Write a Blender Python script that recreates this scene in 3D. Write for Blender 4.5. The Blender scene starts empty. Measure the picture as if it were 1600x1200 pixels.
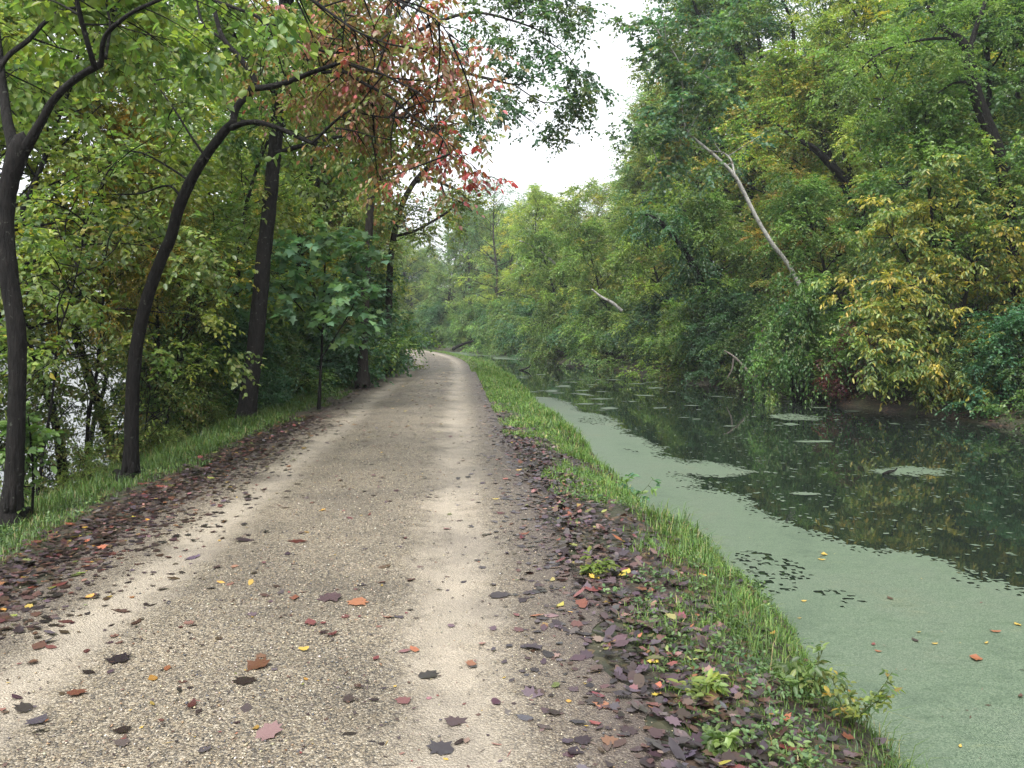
import bpy, math, random
import numpy as np
from mathutils import Vector

SC = bpy.context.scene
HAZE = .0006
COL = SC.collection
R = np.random.default_rng(11)
rad = math.radians

# ------------------------------------------------------------------ camera model (photo pixels 1600x1200)
F, CX, CY, HOR, EYE = 1300.0, 800.0, 600.0, 520.0, 1.6
TH = math.atan((CY - HOR) / F)
FWD = np.array([0, math.cos(TH), -math.sin(TH)]); UPV = np.array([0, math.sin(TH), math.cos(TH)]); RGT = np.array([1.0, 0, 0])
def ray(u, v): return FWD + (u - CX) / F * RGT + (CY - v) / F * UPV
def at(u, v, y):                      # world point seen at (u, v) at distance y
    d = ray(u, v); return np.array([0, 0, EYE]) + d * (y / d[1])
def gnd(u, v, z=0.0):                 # world point on the level z seen at (u, v)
    d = ray(u, v); return np.array([0, 0, EYE]) + d * ((z - EYE) / d[2])

# ------------------------------------------------------------------ numbers
def vnoise(x, y, seed=0):
    x = np.asarray(x, float); y = np.asarray(y, float)
    xi = np.floor(x).astype(np.int64); yi = np.floor(y).astype(np.int64)
    fx = x - xi; fy = y - yi; fx = fx * fx * (3 - 2 * fx); fy = fy * fy * (3 - 2 * fy)
    def h(a, b):
        n = (a * 374761393 + b * 668265263 + seed * 974711) & 0x7fffffff
        n = ((n ^ (n >> 13)) * 1274126177) & 0x7fffffff
        return ((n ^ (n >> 16)) & 0xffff) / 65535.0
    a = h(xi, yi) * (1 - fx) + h(xi + 1, yi) * fx
    b = h(xi, yi + 1) * (1 - fx) + h(xi + 1, yi + 1) * fx
    return a * (1 - fy) + b * fy
def fbm(x, y, seed=0, o=4):
    t = 0; a = .5
    for k in range(o):
        t = t + a * (vnoise(x * 2 ** k, y * 2 ** k, seed + k) - .5); a *= .5
    return t
def nrm(v):
    return v / np.maximum(np.linalg.norm(v, axis=-1, keepdims=True), 1e-9)

# ------------------------------------------------------------------ the lie of the land
def xc(y):                            # middle of the towpath
    y = np.asarray(y, float); q = np.clip(y - 38, 0, 112)
    return -1.0 - .064 * y - .0025 * q * q - np.maximum(y - 150, 0) * .56
def sR(y):                            # far water line of the canal, measured across from the path
    return np.interp(y, [0, 20, 31, 45, 66, 90, 150, 400], [16.2, 14.4, 12.6, 11.2, 10.6, 10.8, 12, 16])
WATER, RIVER = -0.70, -3.2
def H(x, y):
    x = np.asarray(x, float); y = np.asarray(y, float)
    s = x - xc(y); r = sR(y)
    wob = fbm(y * .9, s * 0, 3) * .85
    sl = s - np.where((s > 2.4) & (s < 6), wob, 0)
    zl = np.interp(sl, [-900, -135, -115, -111, -12.5, -10.6, -9, -4.4, -3.1, -2.3, -1.7, -1.25, -.97, -.65, 0, .65, .97, 1.25, 1.7, 2.3, 2.95, 3.3, 3.6, 5],
                   [30, 6, -3.0, -4.2, -4.2, -3.1, -2.7, -.75, -.16, -.02, .0, .0, -.015, .005, .025, .005, -.015, .0, .0, -.05, -.24, -.62, -1.0, -1.8])
    hill = np.interp(y, [0, 70, 105, 140], [1, 1, .14, .04])
    t = s - r + fbm(y * .35, s * 0 + 9, 5) * 1.6
    zr = np.interp(t, [-3, -1.2, 0, .5, 1.3, 4, 9, 22, 45, 130, 800], [-1.8, -1.5, -.7, -.45, -.1, 1.0, 3.6, 12, 24, 36, 60])
    zr = np.where(zr > 0, zr * hill, zr)
    z = np.where(s < 5, zl, np.maximum(-1.8, zr))
    off = np.minimum(np.abs(s + 0), 60)
    bump = fbm(x * .8, y * .8, 8) * np.clip((np.abs(s) - 1.7) * .12, 0, .35) + fbm(x * 5, y * 5, 18) * np.clip((np.abs(s) - 1.6) * .08, 0, .05)
    return z + bump

# ------------------------------------------------------------------ mesh helpers
def make_mesh(name, V, faces, mats, col=None, mi=None, smooth=False, attrs=None):
    """faces: list of int arrays (n,k)."""
    me = bpy.data.meshes.new(name)
    V = np.ascontiguousarray(V, np.float32)
    fs = [np.asarray(f, np.int32) for f in faces if len(f)]
    me.vertices.add(len(V)); me.vertices.foreach_set('co', V.ravel())
    loops = np.concatenate([f.ravel() for f in fs]); cnt = np.concatenate([np.full(len(f), f.shape[1], np.int32) for f in fs])
    st = np.concatenate([[0], np.cumsum(cnt)[:-1]]).astype(np.int32)
    me.loops.add(len(loops)); me.loops.foreach_set('vertex_index', loops)
    me.polygons.add(len(cnt)); me.polygons.foreach_set('loop_start', st); me.polygons.foreach_set('loop_total', cnt)
    if smooth: me.polygons.foreach_set('use_smooth', np.ones(len(cnt), bool))
    for m in (mats if isinstance(mats, (list, tuple)) else [mats]): me.materials.append(m)
    if mi is not None: me.polygons.foreach_set('material_index', np.concatenate(mi).astype(np.int32))
    if col is not None:
        a = me.attributes.new('Col', 'FLOAT_COLOR', 'POINT')
        c = np.ones((len(V), 4), np.float32); c[:, :3] = col; a.data.foreach_set('color', c.ravel())
    for k, v in (attrs or {}).items():
        a = me.attributes.new(k, 'FLOAT', 'POINT'); a.data.foreach_set('value', np.asarray(v, np.float32))
    me.update(calc_edges=True); me.validate()
    return me
def tag(o, label=None, cat=None, group=None, kind=None):
    if label: o['label'] = label
    if cat: o['category'] = cat
    if group: o['group'] = group
    if kind: o['kind'] = kind
    return o
def obj(name, me, parent=None, loc=None):
    o = bpy.data.objects.new(name, me); COL.objects.link(o)
    if parent: o.parent = parent
    if loc is not None: o.location = Vector([float(c) for c in loc])
    return o
def empty(name, loc, rz=0.0, sc=1.0):
    o = bpy.data.objects.new(name, None); COL.objects.link(o); o.empty_display_size = .3
    o.location = Vector([float(c) for c in loc]); o.rotation_euler = (0, 0, rz); o.scale = (sc, sc, sc) if np.isscalar(sc) else sc
    return o

class Tubes:
    def __init__(s): s.V = []; s.Q = []; s.T = []; s.n = 0
    def add(s, pts, r, k=7, cap=True, rough=0.0):
        P = np.asarray(pts, float); r = np.broadcast_to(np.asarray(r, float), (len(P),))
        t = np.gradient(P, axis=0); t = nrm(t)
        ref = np.array([0, 0, 1.0]) if abs(t[0][2]) < .8 else np.array([1.0, 0, 0])
        u = nrm(np.cross(t[0], ref)); U = [u]
        for i in range(1, len(P)):
            u = u - t[i] * np.dot(u, t[i]); u = nrm(u); U.append(u)
        U = np.array(U); W = np.cross(t, U)
        a = np.linspace(0, 2 * np.pi, k, endpoint=False)
        rr = r[:, None] * (1 + rough * (R.random((len(P), k)) - .5))
        ring = P[:, None, :] + rr[..., None] * (np.cos(a)[None, :, None] * U[:, None, :] + np.sin(a)[None, :, None] * W[:, None, :])
        n0 = s.n; s.V.append(ring.reshape(-1, 3)); m = len(P)
        i = np.arange(m - 1)[:, None] * k; j = np.arange(k)[None, :]; j2 = (j + 1) % k
        s.Q.append(np.stack([i + j, i + j2, i + k + j2, i + k + j], -1).reshape(-1, 4) + n0); s.n += m * k
        if cap:
            s.V.append(P[-1:] + t[-1:] * r[-1]); e = n0 + (m - 1) * k
            s.T.append(np.stack([e + j[0], e + j2[0], np.full(k, s.n)], -1)); s.n += 1
        return s
    def mesh(s, name, mat, off=(0, 0, 0)):
        return make_mesh(name, np.concatenate(s.V) - np.asarray(off), [np.concatenate(s.Q)] + ([np.concatenate(s.T)] if s.T else []), mat, smooth=True)

def spline(P, n=6):
    """Catmull-Rom through rows of P (any width)."""
    P = np.asarray(P, float)
    if len(P) < 3:
        t = np.linspace(0, 1, n + 1)[:, None]; return P[0] * (1 - t) + P[-1] * t
    E = np.vstack([2 * P[0] - P[1], P, 2 * P[-1] - P[-2]]); out = []
    for i in range(1, len(E) - 2):
        t = np.linspace(0, 1, n, endpoint=False)[:, None]; a, b, c, d = E[i - 1], E[i], E[i + 1], E[i + 2]
        out.append(.5 * (2 * b + (c - a) * t + (2 * a - 5 * b + 4 * c - d) * t * t + (3 * b - a - 3 * c + d) * t ** 3))
    out.append(P[-1:]); return np.concatenate(out)

# ------------------------------------------------------------------ materials
def mat(name):
    m = bpy.data.materials.new(name); m.use_nodes = True; nt = m.node_tree
    for n in list(nt.nodes): nt.nodes.remove(n)
    return m, nt, (lambda t, **k: node(nt, t, **k))
def node(nt, t, **k):
    n = nt.nodes.new(t)
    for a, b in k.items():
        if a in n.inputs: n.inputs[a].default_value = b
        else: setattr(n, a, b)
    return n
def lk(nt, a, b): nt.links.new(a, b)
def ramp(nt, stops, mode='LINEAR'):
    n = nt.nodes.new('ShaderNodeValToRGB'); n.color_ramp.interpolation = mode; e = n.color_ramp.elements
    while len(e) < len(stops): e.new(.5)
    for i, (p, c) in enumerate(stops):
        e[i].position = p; e[i].color = (c, c, c, 1) if np.isscalar(c) else (*c, 1)
    return n
def mixc(nt, f, a, b, blend='MIX'):
    n = nt.nodes.new('ShaderNodeMix'); n.data_type = 'RGBA'; n.blend_type = blend
    for s, v in ((n.inputs[0], f), (n.inputs[6], a), (n.inputs[7], b)):
        if hasattr(v, 'is_linked'): nt.links.new(v, s)
        else: s.default_value = v if np.isscalar(v) else (*v, 1)
    return n.outputs[2]
def mth(nt, op, a, b=None, c=None, clamp=False):
    n = nt.nodes.new('ShaderNodeMath'); n.operation = op; n.use_clamp = clamp
    for i, v in enumerate((a, b, c)):
        if v is None: continue
        if hasattr(v, 'is_linked'): nt.links.new(v, n.inputs[i])
        else: n.inputs[i].default_value = v
    return n.outputs[0]

def leaf_mat(name, trans=.45, rough=.42, spec=.5, tint=True):
    m, nt, N = mat(name)
    a = N('ShaderNodeAttribute', attribute_name='Col'); c = a.outputs['Color']
    if tint:
        oi = N('ShaderNodeObjectInfo'); c = mixc(nt, 1.0, c, oi.outputs['Color'], 'MULTIPLY')
    g = N('ShaderNodeNewGeometry')
    p = N('ShaderNodeBsdfPrincipled', Roughness=rough); p.inputs['Specular IOR Level'].default_value = spec
    lk(nt, c, p.inputs['Base Color'])
    t = N('ShaderNodeBsdfTranslucent'); tc = mixc(nt, 1.0, c, (1.15, 1.4, .75), 'MULTIPLY'); lk(nt, tc, t.inputs['Color'])
    mx = N('ShaderNodeMixShader', Fac=trans); lk(nt, p.outputs[0], mx.inputs[1]); lk(nt, t.outputs[0], mx.inputs[2])
    o = N('ShaderNodeOutputMaterial'); lk(nt, mx.outputs[0], o.inputs[0]); return m
def bark_mat(name, base, dark, patch=None, amount=.5, scale=1.0, rough=.8, fs=7.0):
    m, nt, N = mat(name); tc = N('ShaderNodeTexCoord')
    mp = N('ShaderNodeMapping'); mp.inputs['Scale'].default_value = (14 * scale, 14 * scale, 3 * scale); lk(nt, tc.outputs['Object'], mp.inputs[0])
    n1 = N('ShaderNodeTexNoise', Scale=2.2, Detail=6.0, Roughness=.65); lk(nt, mp.outputs[0], n1.inputs['Vector'])
    c = ramp(nt, [(.3, dark), (.72, base)]); lk(nt, n1.outputs[0], c.inputs[0]); cc = c.outputs[0]
    if patch is not None:
        n2 = N('ShaderNodeTexNoise', Scale=fs * scale, Detail=5.0, Roughness=.6); lk(nt, tc.outputs['Object'], n2.inputs['Vector'])
        f = ramp(nt, [(amount, 0.0), (amount + .05, .8)]); lk(nt, n2.outputs[0], f.inputs[0]); cc = mixc(nt, f.outputs[0], cc, patch)
    p = N('ShaderNodeBsdfPrincipled', Roughness=rough); p.inputs['Specular IOR Level'].default_value = .18; lk(nt, cc, p.inputs['Base Color'])
    b = N('ShaderNodeBump', Strength=1.0, Distance=.05); lk(nt, n1.outputs[0], b.inputs['Height']); lk(nt, b.outputs[0], p.inputs['Normal'])
    o = N('ShaderNodeOutputMaterial'); lk(nt, p.outputs[0], o.inputs[0]); return m

M_LEAF = leaf_mat('leaf'); M_WET = leaf_mat('wet_leaf', trans=.05, rough=.32, spec=.6, tint=False)
M_GRASS = leaf_mat('grass_blade', trans=.3, rough=.5, spec=.4, tint=False)
M_BARK = bark_mat('dark_wet_bark', (.016, .014, .013), (.0025, .0024, .0024), (.06, .065, .05), .63, fs=16.0)
M_LICHEN = bark_mat('lichen_bark', (.018, .016, .0145), (.0025, .0024, .0024), (.075, .082, .066), .625, fs=17.0)
M_SYC = bark_mat('sycamore_bark', (.46, .45, .42), (.24, .23, .21), (.10, .085, .06), .56, .6)
M_GREYBARK = bark_mat('grey_bark', (.04, .034, .028), (.012, .01, .009), (.10, .11, .08), .66)
M_DEAD = bark_mat('dead_wood', (.28, .25, .22), (.12, .10, .085))

# ground: wet forest soil with trodden leaf crumbs
m, nt, N = mat('forest_soil'); M_SOIL = m; tc = N('ShaderNodeTexCoord')
v = N('ShaderNodeTexVoronoi', Scale=16.0); lk(nt, tc.outputs['Object'], v.inputs['Vector'])
n1 = N('ShaderNodeTexNoise', Scale=1.3, Detail=5.0); lk(nt, tc.outputs['Object'], n1.inputs['Vector'])
sep = N('ShaderNodeSeparateColor'); lk(nt, v.outputs['Color'], sep.inputs[0])
c = ramp(nt, [(0, (.010, .008, .007)), (.35, (.020, .014, .012)), (.6, (.032, .02, .016)), (.85, (.05, .03, .02)), (.97, (.10, .055, .03))]); lk(nt, sep.outputs[0], c.inputs[0])
c2 = ramp(nt, [(.42, 0.0), (.62, .75)]); lk(nt, n1.outputs[0], c2.inputs[0])
cc = mixc(nt, c2.outputs[0], c.outputs[0], (.03, .04, .014))
p = N('ShaderNodeBsdfPrincipled', Roughness=.7); lk(nt, cc, p.inputs['Base Color'])
b = N('ShaderNodeBump', Strength=.7, Distance=.03); lk(nt, v.outputs['Distance'], b.inputs['Height']); lk(nt, b.outputs[0], p.inputs['Normal'])
o = N('ShaderNodeOutputMaterial'); lk(nt, p.outputs[0], o.inputs[0])

# towpath: crushed stone, finer and paler in the two wheel tracks
m, nt, N = mat('towpath_gravel'); M_PATH = m; tc = N('ShaderNodeTexCoord'); la = N('ShaderNodeAttribute', attribute_name='lat')
nz = N('ShaderNodeTexNoise', Scale=.9, Detail=5.0, Roughness=.6); lk(nt, tc.outputs['Object'], nz.inputs['Vector'])
nz2 = N('ShaderNodeTexNoise', Scale=7.0, Detail=4.0, Roughness=.6); lk(nt, tc.outputs['Object'], nz2.inputs['Vector'])
lat = mth(nt, 'ADD', la.outputs['Fac'], mth(nt, 'MULTIPLY', mth(nt, 'SUBTRACT', nz.outputs[0], .5), .55))
def track(cn, w):
    d = mth(nt, 'ABSOLUTE', mth(nt, 'SUBTRACT', lat, cn)); return mth(nt, 'SUBTRACT', 1.0, mth(nt, 'DIVIDE', d, w), clamp=True)
tr = mth(nt, 'MAXIMUM', track(.97, .42), track(-1.0, .34))
tr = mth(nt, 'ADD', tr, mth(nt, 'MULTIPLY', mth(nt, 'SUBTRACT', nz2.outputs[0], .5), 1.3))
trk = ramp(nt, [(.12, 0.0), (.85, .72)]); lk(nt, tr, trk.inputs[0])
def stones(scale):
    v = N('ShaderNodeTexVoronoi', Scale=scale); lk(nt, tc.outputs['Object'], v.inputs['Vector'])
    s = N('ShaderNodeSeparateColor'); lk(nt, v.outputs['Color'], s.inputs[0])
    c = ramp(nt, [(0, (.020, .020, .023)), (.24, (.055, .052, .050)), (.42, (.14, .115, .085)), (.64, (.265, .22, .155)), (.82, (.35, .31, .235)), (.96, (.54, .50, .42))]); lk(nt, s.outputs[0], c.inputs[0])
    e = ramp(nt, [(.25, 1.0), (.62, .35)]); lk(nt, v.outputs['Distance'], e.inputs[0])
    return v, mixc(nt, .7, c.outputs[0], e.outputs[0], 'MULTIPLY')
v1, s1 = stones(98.0); v2, s2 = stones(210.0)
coarse = mixc(nt, .45, s1, s2)
fine_n = N('ShaderNodeTexNoise', Scale=160.0, Detail=3.0, Roughness=.7); lk(nt, tc.outputs['Object'], fine_n.inputs['Vector'])
fine = ramp(nt, [(.3, (.18, .155, .125)), (.5, (.32, .29, .245)), (.72, (.43, .395, .345))]); lk(nt, fine_n.outputs[0], fine.inputs[0])
cc = mixc(nt, trk.outputs[0], coarse, fine.outputs[0])
blot = ramp(nt, [(.36, (.58, .57, .57)), (.5, (.9, .89, .87)), (.62, (1.08, 1.06, 1.03))]); lk(nt, nz.outputs[0], blot.inputs[0])
cc = mixc(nt, .8, cc, blot.outputs[0], 'MULTIPLY')
edge = ramp(nt, [(.0, 0.0), (1.0, 1.0)]); ed = mth(nt, 'MULTIPLY', mth(nt, 'SUBTRACT', mth(nt, 'ABSOLUTE', lat), 1.18), 2.0, clamp=True)
cc = mixc(nt, 1.0, cc, (1.0, .973, .92), 'MULTIPLY')
cc = mixc(nt, mth(nt, 'MULTIPLY', ed, .8), cc, (.06, .046, .04))
p = N('ShaderNodeBsdfPrincipled', Roughness=.6); lk(nt, cc, p.inputs['Base Color'])
b = N('ShaderNodeBump', Strength=.8, Distance=.008, invert=True); lk(nt, v1.outputs['Distance'], b.inputs['Height'])
b2 = N('ShaderNodeBump', Strength=.35, Distance=.004); lk(nt, fine_n.outputs[0], b2.inputs['Height']); lk(nt, b.outputs[0], b2.inputs['Normal'])
lk(nt, b2.outputs[0], p.inputs['Normal'])
o = N('ShaderNodeOutputMaterial'); lk(nt, p.outputs[0], o.inputs[0])

def water_mat(name, base, rough, bs, sc):
    m, nt, N = mat(name); tc = N('ShaderNodeTexCoord')
    mp = N('ShaderNodeMapping'); mp.inputs['Scale'].default_value = (sc, sc * .6, 1); lk(nt, tc.outputs['Object'], mp.inputs[0])
    n1 = N('ShaderNodeTexNoise', Scale=1.6, Detail=3.0); lk(nt, mp.outputs[0], n1.inputs['Vector'])
    p = N('ShaderNodeBsdfPrincipled', Roughness=rough, IOR=1.33); p.inputs['Base Color'].default_value = (*base, 1)
    b = N('ShaderNodeBump', Strength=bs, Distance=.05); lk(nt, n1.outputs[0], b.inputs['Height']); lk(nt, b.outputs[0], p.inputs['Normal'])
    o = N('ShaderNodeOutputMaterial'); lk(nt, p.outputs[0], o.inputs[0]); return m
M_CANAL = water_mat('canal_water', (.011, .016, .012), .025, .04, 1.0)
M_RIVER = water_mat('river_water', (.05, .06, .06), .08, .15, .5)

m, nt, N = mat('duckweed'); M_DUCK = m; tc = N('ShaderNodeTexCoord')
v = N('ShaderNodeTexVoronoi', Scale=130.0); lk(nt, tc.outputs['Object'], v.inputs['Vector'])
sep = N('ShaderNodeSeparateColor'); lk(nt, v.outputs['Color'], sep.inputs[0])
n1 = N('ShaderNodeTexNoise', Scale=1.1, Detail=6.0, Roughness=.65); lk(nt, tc.outputs['Object'], n1.inputs['Vector'])
c = ramp(nt, [(0, (.048, .070, .045)), (.5, (.084, .114, .077)), (1, (.127, .156, .108))]); lk(nt, sep.outputs[0], c.inputs[0])
c2 = ramp(nt, [(.28, (.66, .72, .70)), (.45, (.95, 1, .95)), (.6, (1.0, 1.0, 1.0)), (.75, (1.15, 1.02, .92))]); lk(nt, n1.outputs[0], c2.inputs[0])
mp = N('ShaderNodeMapping'); mp.inputs['Scale'].default_value = (2.2, 5.5, 1); mp.inputs['Rotation'].default_value = (0, 0, .5); lk(nt, tc.outputs['Object'], mp.inputs[0])
n3 = N('ShaderNodeTexNoise', Scale=1.4, Detail=7.0, Roughness=.7); lk(nt, mp.outputs[0], n3.inputs['Vector'])
c3 = ramp(nt, [(.30, (.60, .66, .60)), (.44, (.95, .97, .95)), (.60, (1, 1, 1)), (.74, (1.22, 1.12, .95))]); lk(nt, n3.outputs[0], c3.inputs[0])
p = N('ShaderNodeBsdfPrincipled', Roughness=.55); lk(nt, mixc(nt, .85, mixc(nt, 1.0, c.outputs[0], c2.outputs[0], 'MULTIPLY'), c3.outputs[0], 'MULTIPLY'), p.inputs['Base Color'])
b = N('ShaderNodeBump', Strength=.35, Distance=.004, invert=True); lk(nt, v.outputs['Distance'], b.inputs['Height']); lk(nt, b.outputs[0], p.inputs['Normal'])
o = N('ShaderNodeOutputMaterial'); lk(nt, p.outputs[0], o.inputs[0])

m, nt, N = mat('pebble'); M_PEB = m; a = N('ShaderNodeAttribute', attribute_name='Col')
p = N('ShaderNodeBsdfPrincipled', Roughness=.5); lk(nt, a.outputs['Color'], p.inputs['Base Color'])
o = N('ShaderNodeOutputMaterial'); lk(nt, p.outputs[0], o.inputs[0])

# ------------------------------------------------------------------ setting: ground, path, waters
def grid(sx, ys, zfun, xfun):
    S, Y = np.meshgrid(sx, ys); X = xfun(S, Y); Z = zfun(X, Y, S)
    V = np.stack([X, Y, Z], -1).reshape(-1, 3); n = len(sx); m = len(ys)
    i = np.arange(m - 1)[:, None] * n; j = np.arange(n - 1)[None, :]
    return V, np.stack([i + j, i + j + 1, i + n + j + 1, i + n + j], -1).reshape(-1, 4), S.ravel()
ys = np.concatenate([np.arange(-12, 0, 1.0), np.arange(0, 24, .16), np.arange(24, 60, .5), np.arange(60, 170, 1.5), np.arange(170, 341, 15), []])
sx = np.concatenate([[-260, -200, -150, -135, -122, -115, -112, -100, -70, -40, -25], np.arange(-15, -4.5, .5), np.arange(-4.5, -1.5, .1), np.arange(-1.5, 1.5, .3), np.arange(1.5, 4.2, .08),
                     np.arange(4.2, 26, .4), np.arange(26, 60, 2.0), [65, 75, 90, 120, 160, 260]])
def gx(S, Y): return xc(Y) + S
def gz(X, Y, S): return H(X, Y) - np.where(np.abs(S) < 1.62, .03, 0)
V, Q, _ = grid(sx, ys, gz, gx)
tag(obj('ground', make_mesh('ground', V, [Q], M_SOIL, smooth=True)), 'dark wet forest soil of the banks and the wooded slope', 'ground', kind='structure')
ysp = np.concatenate([np.arange(-8, 20, .08), np.arange(20, 60, .3), np.arange(60, 175, 1.0)])
sp = np.linspace(-1, 1, 61)
def px_(S, Y):
    w = 1.78 + fbm(Y * 1.7, S * 0 + np.sign(S) * 40, 31) * .5; return xc(Y) + S * w
V, Q, S = grid(sp, ysp, lambda X, Y, S: H(X, Y) + .006 + fbm(X * 3, Y * 3, 77) * .02 * (1 - np.abs(S) ** 6), px_)
latv = V[:, 0] - xc(V[:, 1])
tag(obj('towpath', make_mesh('towpath', V, [Q], M_PATH, smooth=True, attrs={'lat': latv})), 'crushed stone towpath with two pale wheel tracks running beside the canal', 'path', kind='structure')
def strip(name, s0, s1, z, m, label, cat):
    yy = np.concatenate([np.arange(-30, 170, 2.0), np.arange(170, 331, 20)]); S = np.linspace(0, 1, 9)
    V, Q, _ = grid(S, yy, lambda X, Y, S: X * 0 + z, lambda S, Y: xc(Y) + s0 + (s1(Y) if callable(s1) else s1 - s0 * 0) * S - (s0 * S))
    tag(obj(name, make_mesh(name, V, [Q], m, smooth=True)), label, cat, kind='structure')
strip('canal_water', 2.6, lambda Y: sR(Y) + 2, WATER, M_CANAL, 'still dark canal water mirroring the trees of the far bank', 'water')
strip('river_water', -9.6, -125, RIVER, M_RIVER, 'bright river water glimpsed between the trunks left of the path', 'water')

# ------------------------------------------------------------------ duckweed
cell = .035
def duck_line():                      # open-water edge of the mat, from the photograph
    px = [(870, 622), (905, 640), (960, 655), (1000, 682), (1045, 700), (1060, 716), (1110, 722), (1198, 738), (1150, 744), (1072, 742), (1110, 765), (1165, 776), (1195, 795), (1260, 822), (1350, 852), (1430, 862), (1510, 882), (1560, 905), (1640, 928), (1900, 1010)]
    return np.array([gnd(u, v, WATER)[:2] for u, v in px])
DL = duck_line()
gx_ = np.arange(.6, 9.5, cell); gy_ = np.arange(2.2, 31, cell); X, Y = np.meshgrid(gx_, gy_)
def sdist(X, Y, L):
    best = np.full(X.shape, 1e9); sgn = np.ones(X.shape)
    for a, b in zip(L[:-1], L[1:]):
        d = b - a; t = np.clip(((X - a[0]) * d[0] + (Y - a[1]) * d[1]) / (d @ d), 0, 1)
        ex = X - a[0] - t * d[0]; ey = Y - a[1] - t * d[1]; q = np.hypot(ex, ey); m = q < best
        best = np.where(m, q, best); sgn = np.where(m, np.sign(d[0] * ey - d[1] * ex), sgn)
    return best * sgn
def poly_in(X, Y, L):
    ins = np.zeros(X.shape, bool); n = len(L)
    for i in range(n):
        (x1, y1), (x2, y2) = L[i], L[(i + 1) % n]
        c = ((y1 > Y) != (y2 > Y)) & (X < (x2 - x1) * (Y - y1) / (y2 - y1 + 1e-12) + x1); ins ^= c
    return ins
poly = np.vstack([DL, [[9.5, 1.0], [-3, 1.0], [-3, 33.0]]])
inside = poly_in(X, Y, poly); D = np.abs(sdist(X, Y, DL)); f = np.where(inside, D, -D)
f = f + fbm(X * 1.6, Y * .9, 51, 5) * .7 + fbm(X * 9, Y * 6, 61, 3) * .35 - (R.random(X.shape) ** 3) * .3
for (u, v, w, h) in [(1245, 652, 42, 5), (1415, 737, 70, 8), (1130, 612, 40, 2.5), (1258, 772, 24, 3), (985, 606, 26, 1.5), (1275, 690, 30, 1.5), (1560, 700, 25, 1.5), (1560, 680, 30, 1.2), (870, 577, 45, 1.2)]:
    c = gnd(u, v, WATER); dx = w / F * c[1]; dy = abs(gnd(u, v - h, WATER)[1] - c[1])
    e = 1 - ((X - c[0]) / dx) ** 2 - ((Y - c[1]) / dy) ** 2
    f = np.maximum(f, e * .35 + fbm(X * 3, Y * 2, 91, 4) * .9 - R.random(X.shape) ** 2 * .25)
holes = (fbm(X * .9, Y * .5, 171, 5) > .15) & (vnoise(X * 26, Y * 15, 9) + .5 * vnoise(X * 70, Y * 50, 12) + .25 * R.random(X.shape) > 1.08)
keep = (f > 0) & ~holes & ((X - xc(Y)) > 2.7)
keep |= ((X - xc(Y)) > 2.8) & (fbm(X * .35, Y * .2, 140, 3) > -.03) & (vnoise(X / cell * .6, Y / cell * .6, 7) > .94) & (R.random(X.shape) > .25)
def cells(keep, x0, y0, z):
    jj, ii = np.nonzero(keep); n1 = keep.shape[1] + 1
    c = np.stack([jj * n1 + ii, jj * n1 + ii + 1, (jj + 1) * n1 + ii + 1, (jj + 1) * n1 + ii], -1)
    u, inv = np.unique(c.ravel(), return_inverse=True); gy, gx = u // n1, u % n1
    jit = (R.random((len(u), 2)) - .5) * cell * .8
    V = np.stack([x0 + (gx - .5) * cell + jit[:, 0], y0 + (gy - .5) * cell + jit[:, 1], np.full(len(u), z)], -1)
    return V, inv.reshape(-1, 4)
V, Q = cells(keep, gx_[0], gy_[0], WATER + .006)
# flecks and far scum
nf = 5200; fy = 5 + 60 * R.random(nf) ** 1.6; fs = 3.2 + R.random(nf) * (sR(fy) - 3.4); fx = xc(fy) + fs
kp = fbm(fx * .3, fy * .15, 145, 3) > -.06; fx, fy = fx[kp], fy[kp]; nf = len(fx); r = .012 + .03 * R.random(nf) ** 2; a = R.random(nf) * 6.28
far = (R.random(nf) < .05) & (fy > 20); r = np.where(far, .08 + .25 * R.random(nf) ** 2, r)
qv = np.stack([np.stack([fx + r * np.cos(a + k * 1.571) * (1 if k % 2 else 1.6), fy + r * np.sin(a + k * 1.571) * (1 if k % 2 else 1.6), np.full(nf, WATER + .005)], -1) for k in range(4)], 1).reshape(-1, 3)
qf = np.arange(nf * 4).reshape(-1, 4) + len(V)
# far end of the canal where scum closes the surface
ff_y = np.arange(60, 128, .6); pts = []
for yy in ff_y:
    for k in range(26):
        s = 3.3 + R.random() * 7; x = xc(yy) + s
        if fbm(x * .25, yy * .09, 201, 3) > (.22 if yy < 72 else .02): pts.append((x, yy + R.random() * .6))
pts = np.array(pts); n = len(pts); a = R.random(n) * 6.28; r = .25 + .3 * R.random(n)
pv = np.stack([np.stack([pts[:, 0] + r * np.cos(a + k * 1.047), pts[:, 1] + 1.6 * r * np.sin(a + k * 1.047), np.full(n, WATER + .004) + R.random(n) * .003], -1) for k in range(6)], 1).reshape(-1, 3)
pf = np.arange(n * 6).reshape(-1, 6) + len(V) + len(qv)
tag(obj('duckweed', make_mesh('duckweed', np.vstack([V, qv, pv]), [Q, qf, pf], M_DUCK)), 'pale green duckweed mat covering the near side of the canal', 'duckweed', kind='stuff')

# ------------------------------------------------------------------ foliage
G_MID = (.088, .143, .052); G_YEL = (.22, .25, .055); G_DARK = (.040, .088, .038); G_BLUE = (.072, .14, .088); G_LIME = (.152, .212, .062)
YEL = (.42, .29, .04); GOLD = (.36, .19, .035); ORA = (.34, .12, .03); RED = (.30, .04, .04); PUR = (.15, .06, .065); RUST = (.21, .10, .045); OLIVE = (.14, .13, .035)
def palette(pal, n, rng, jit=.22):
    w = np.array([p[1] for p in pal], float); c = np.array([p[0] for p in pal], float)
    k = rng.choice(len(pal), n, p=w / w.sum()); return c[k] * (1 + (rng.random((n, 1)) - .5) * 2 * jit) * (1 + (rng.random((n, 3)) - .5) * .16)

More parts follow.
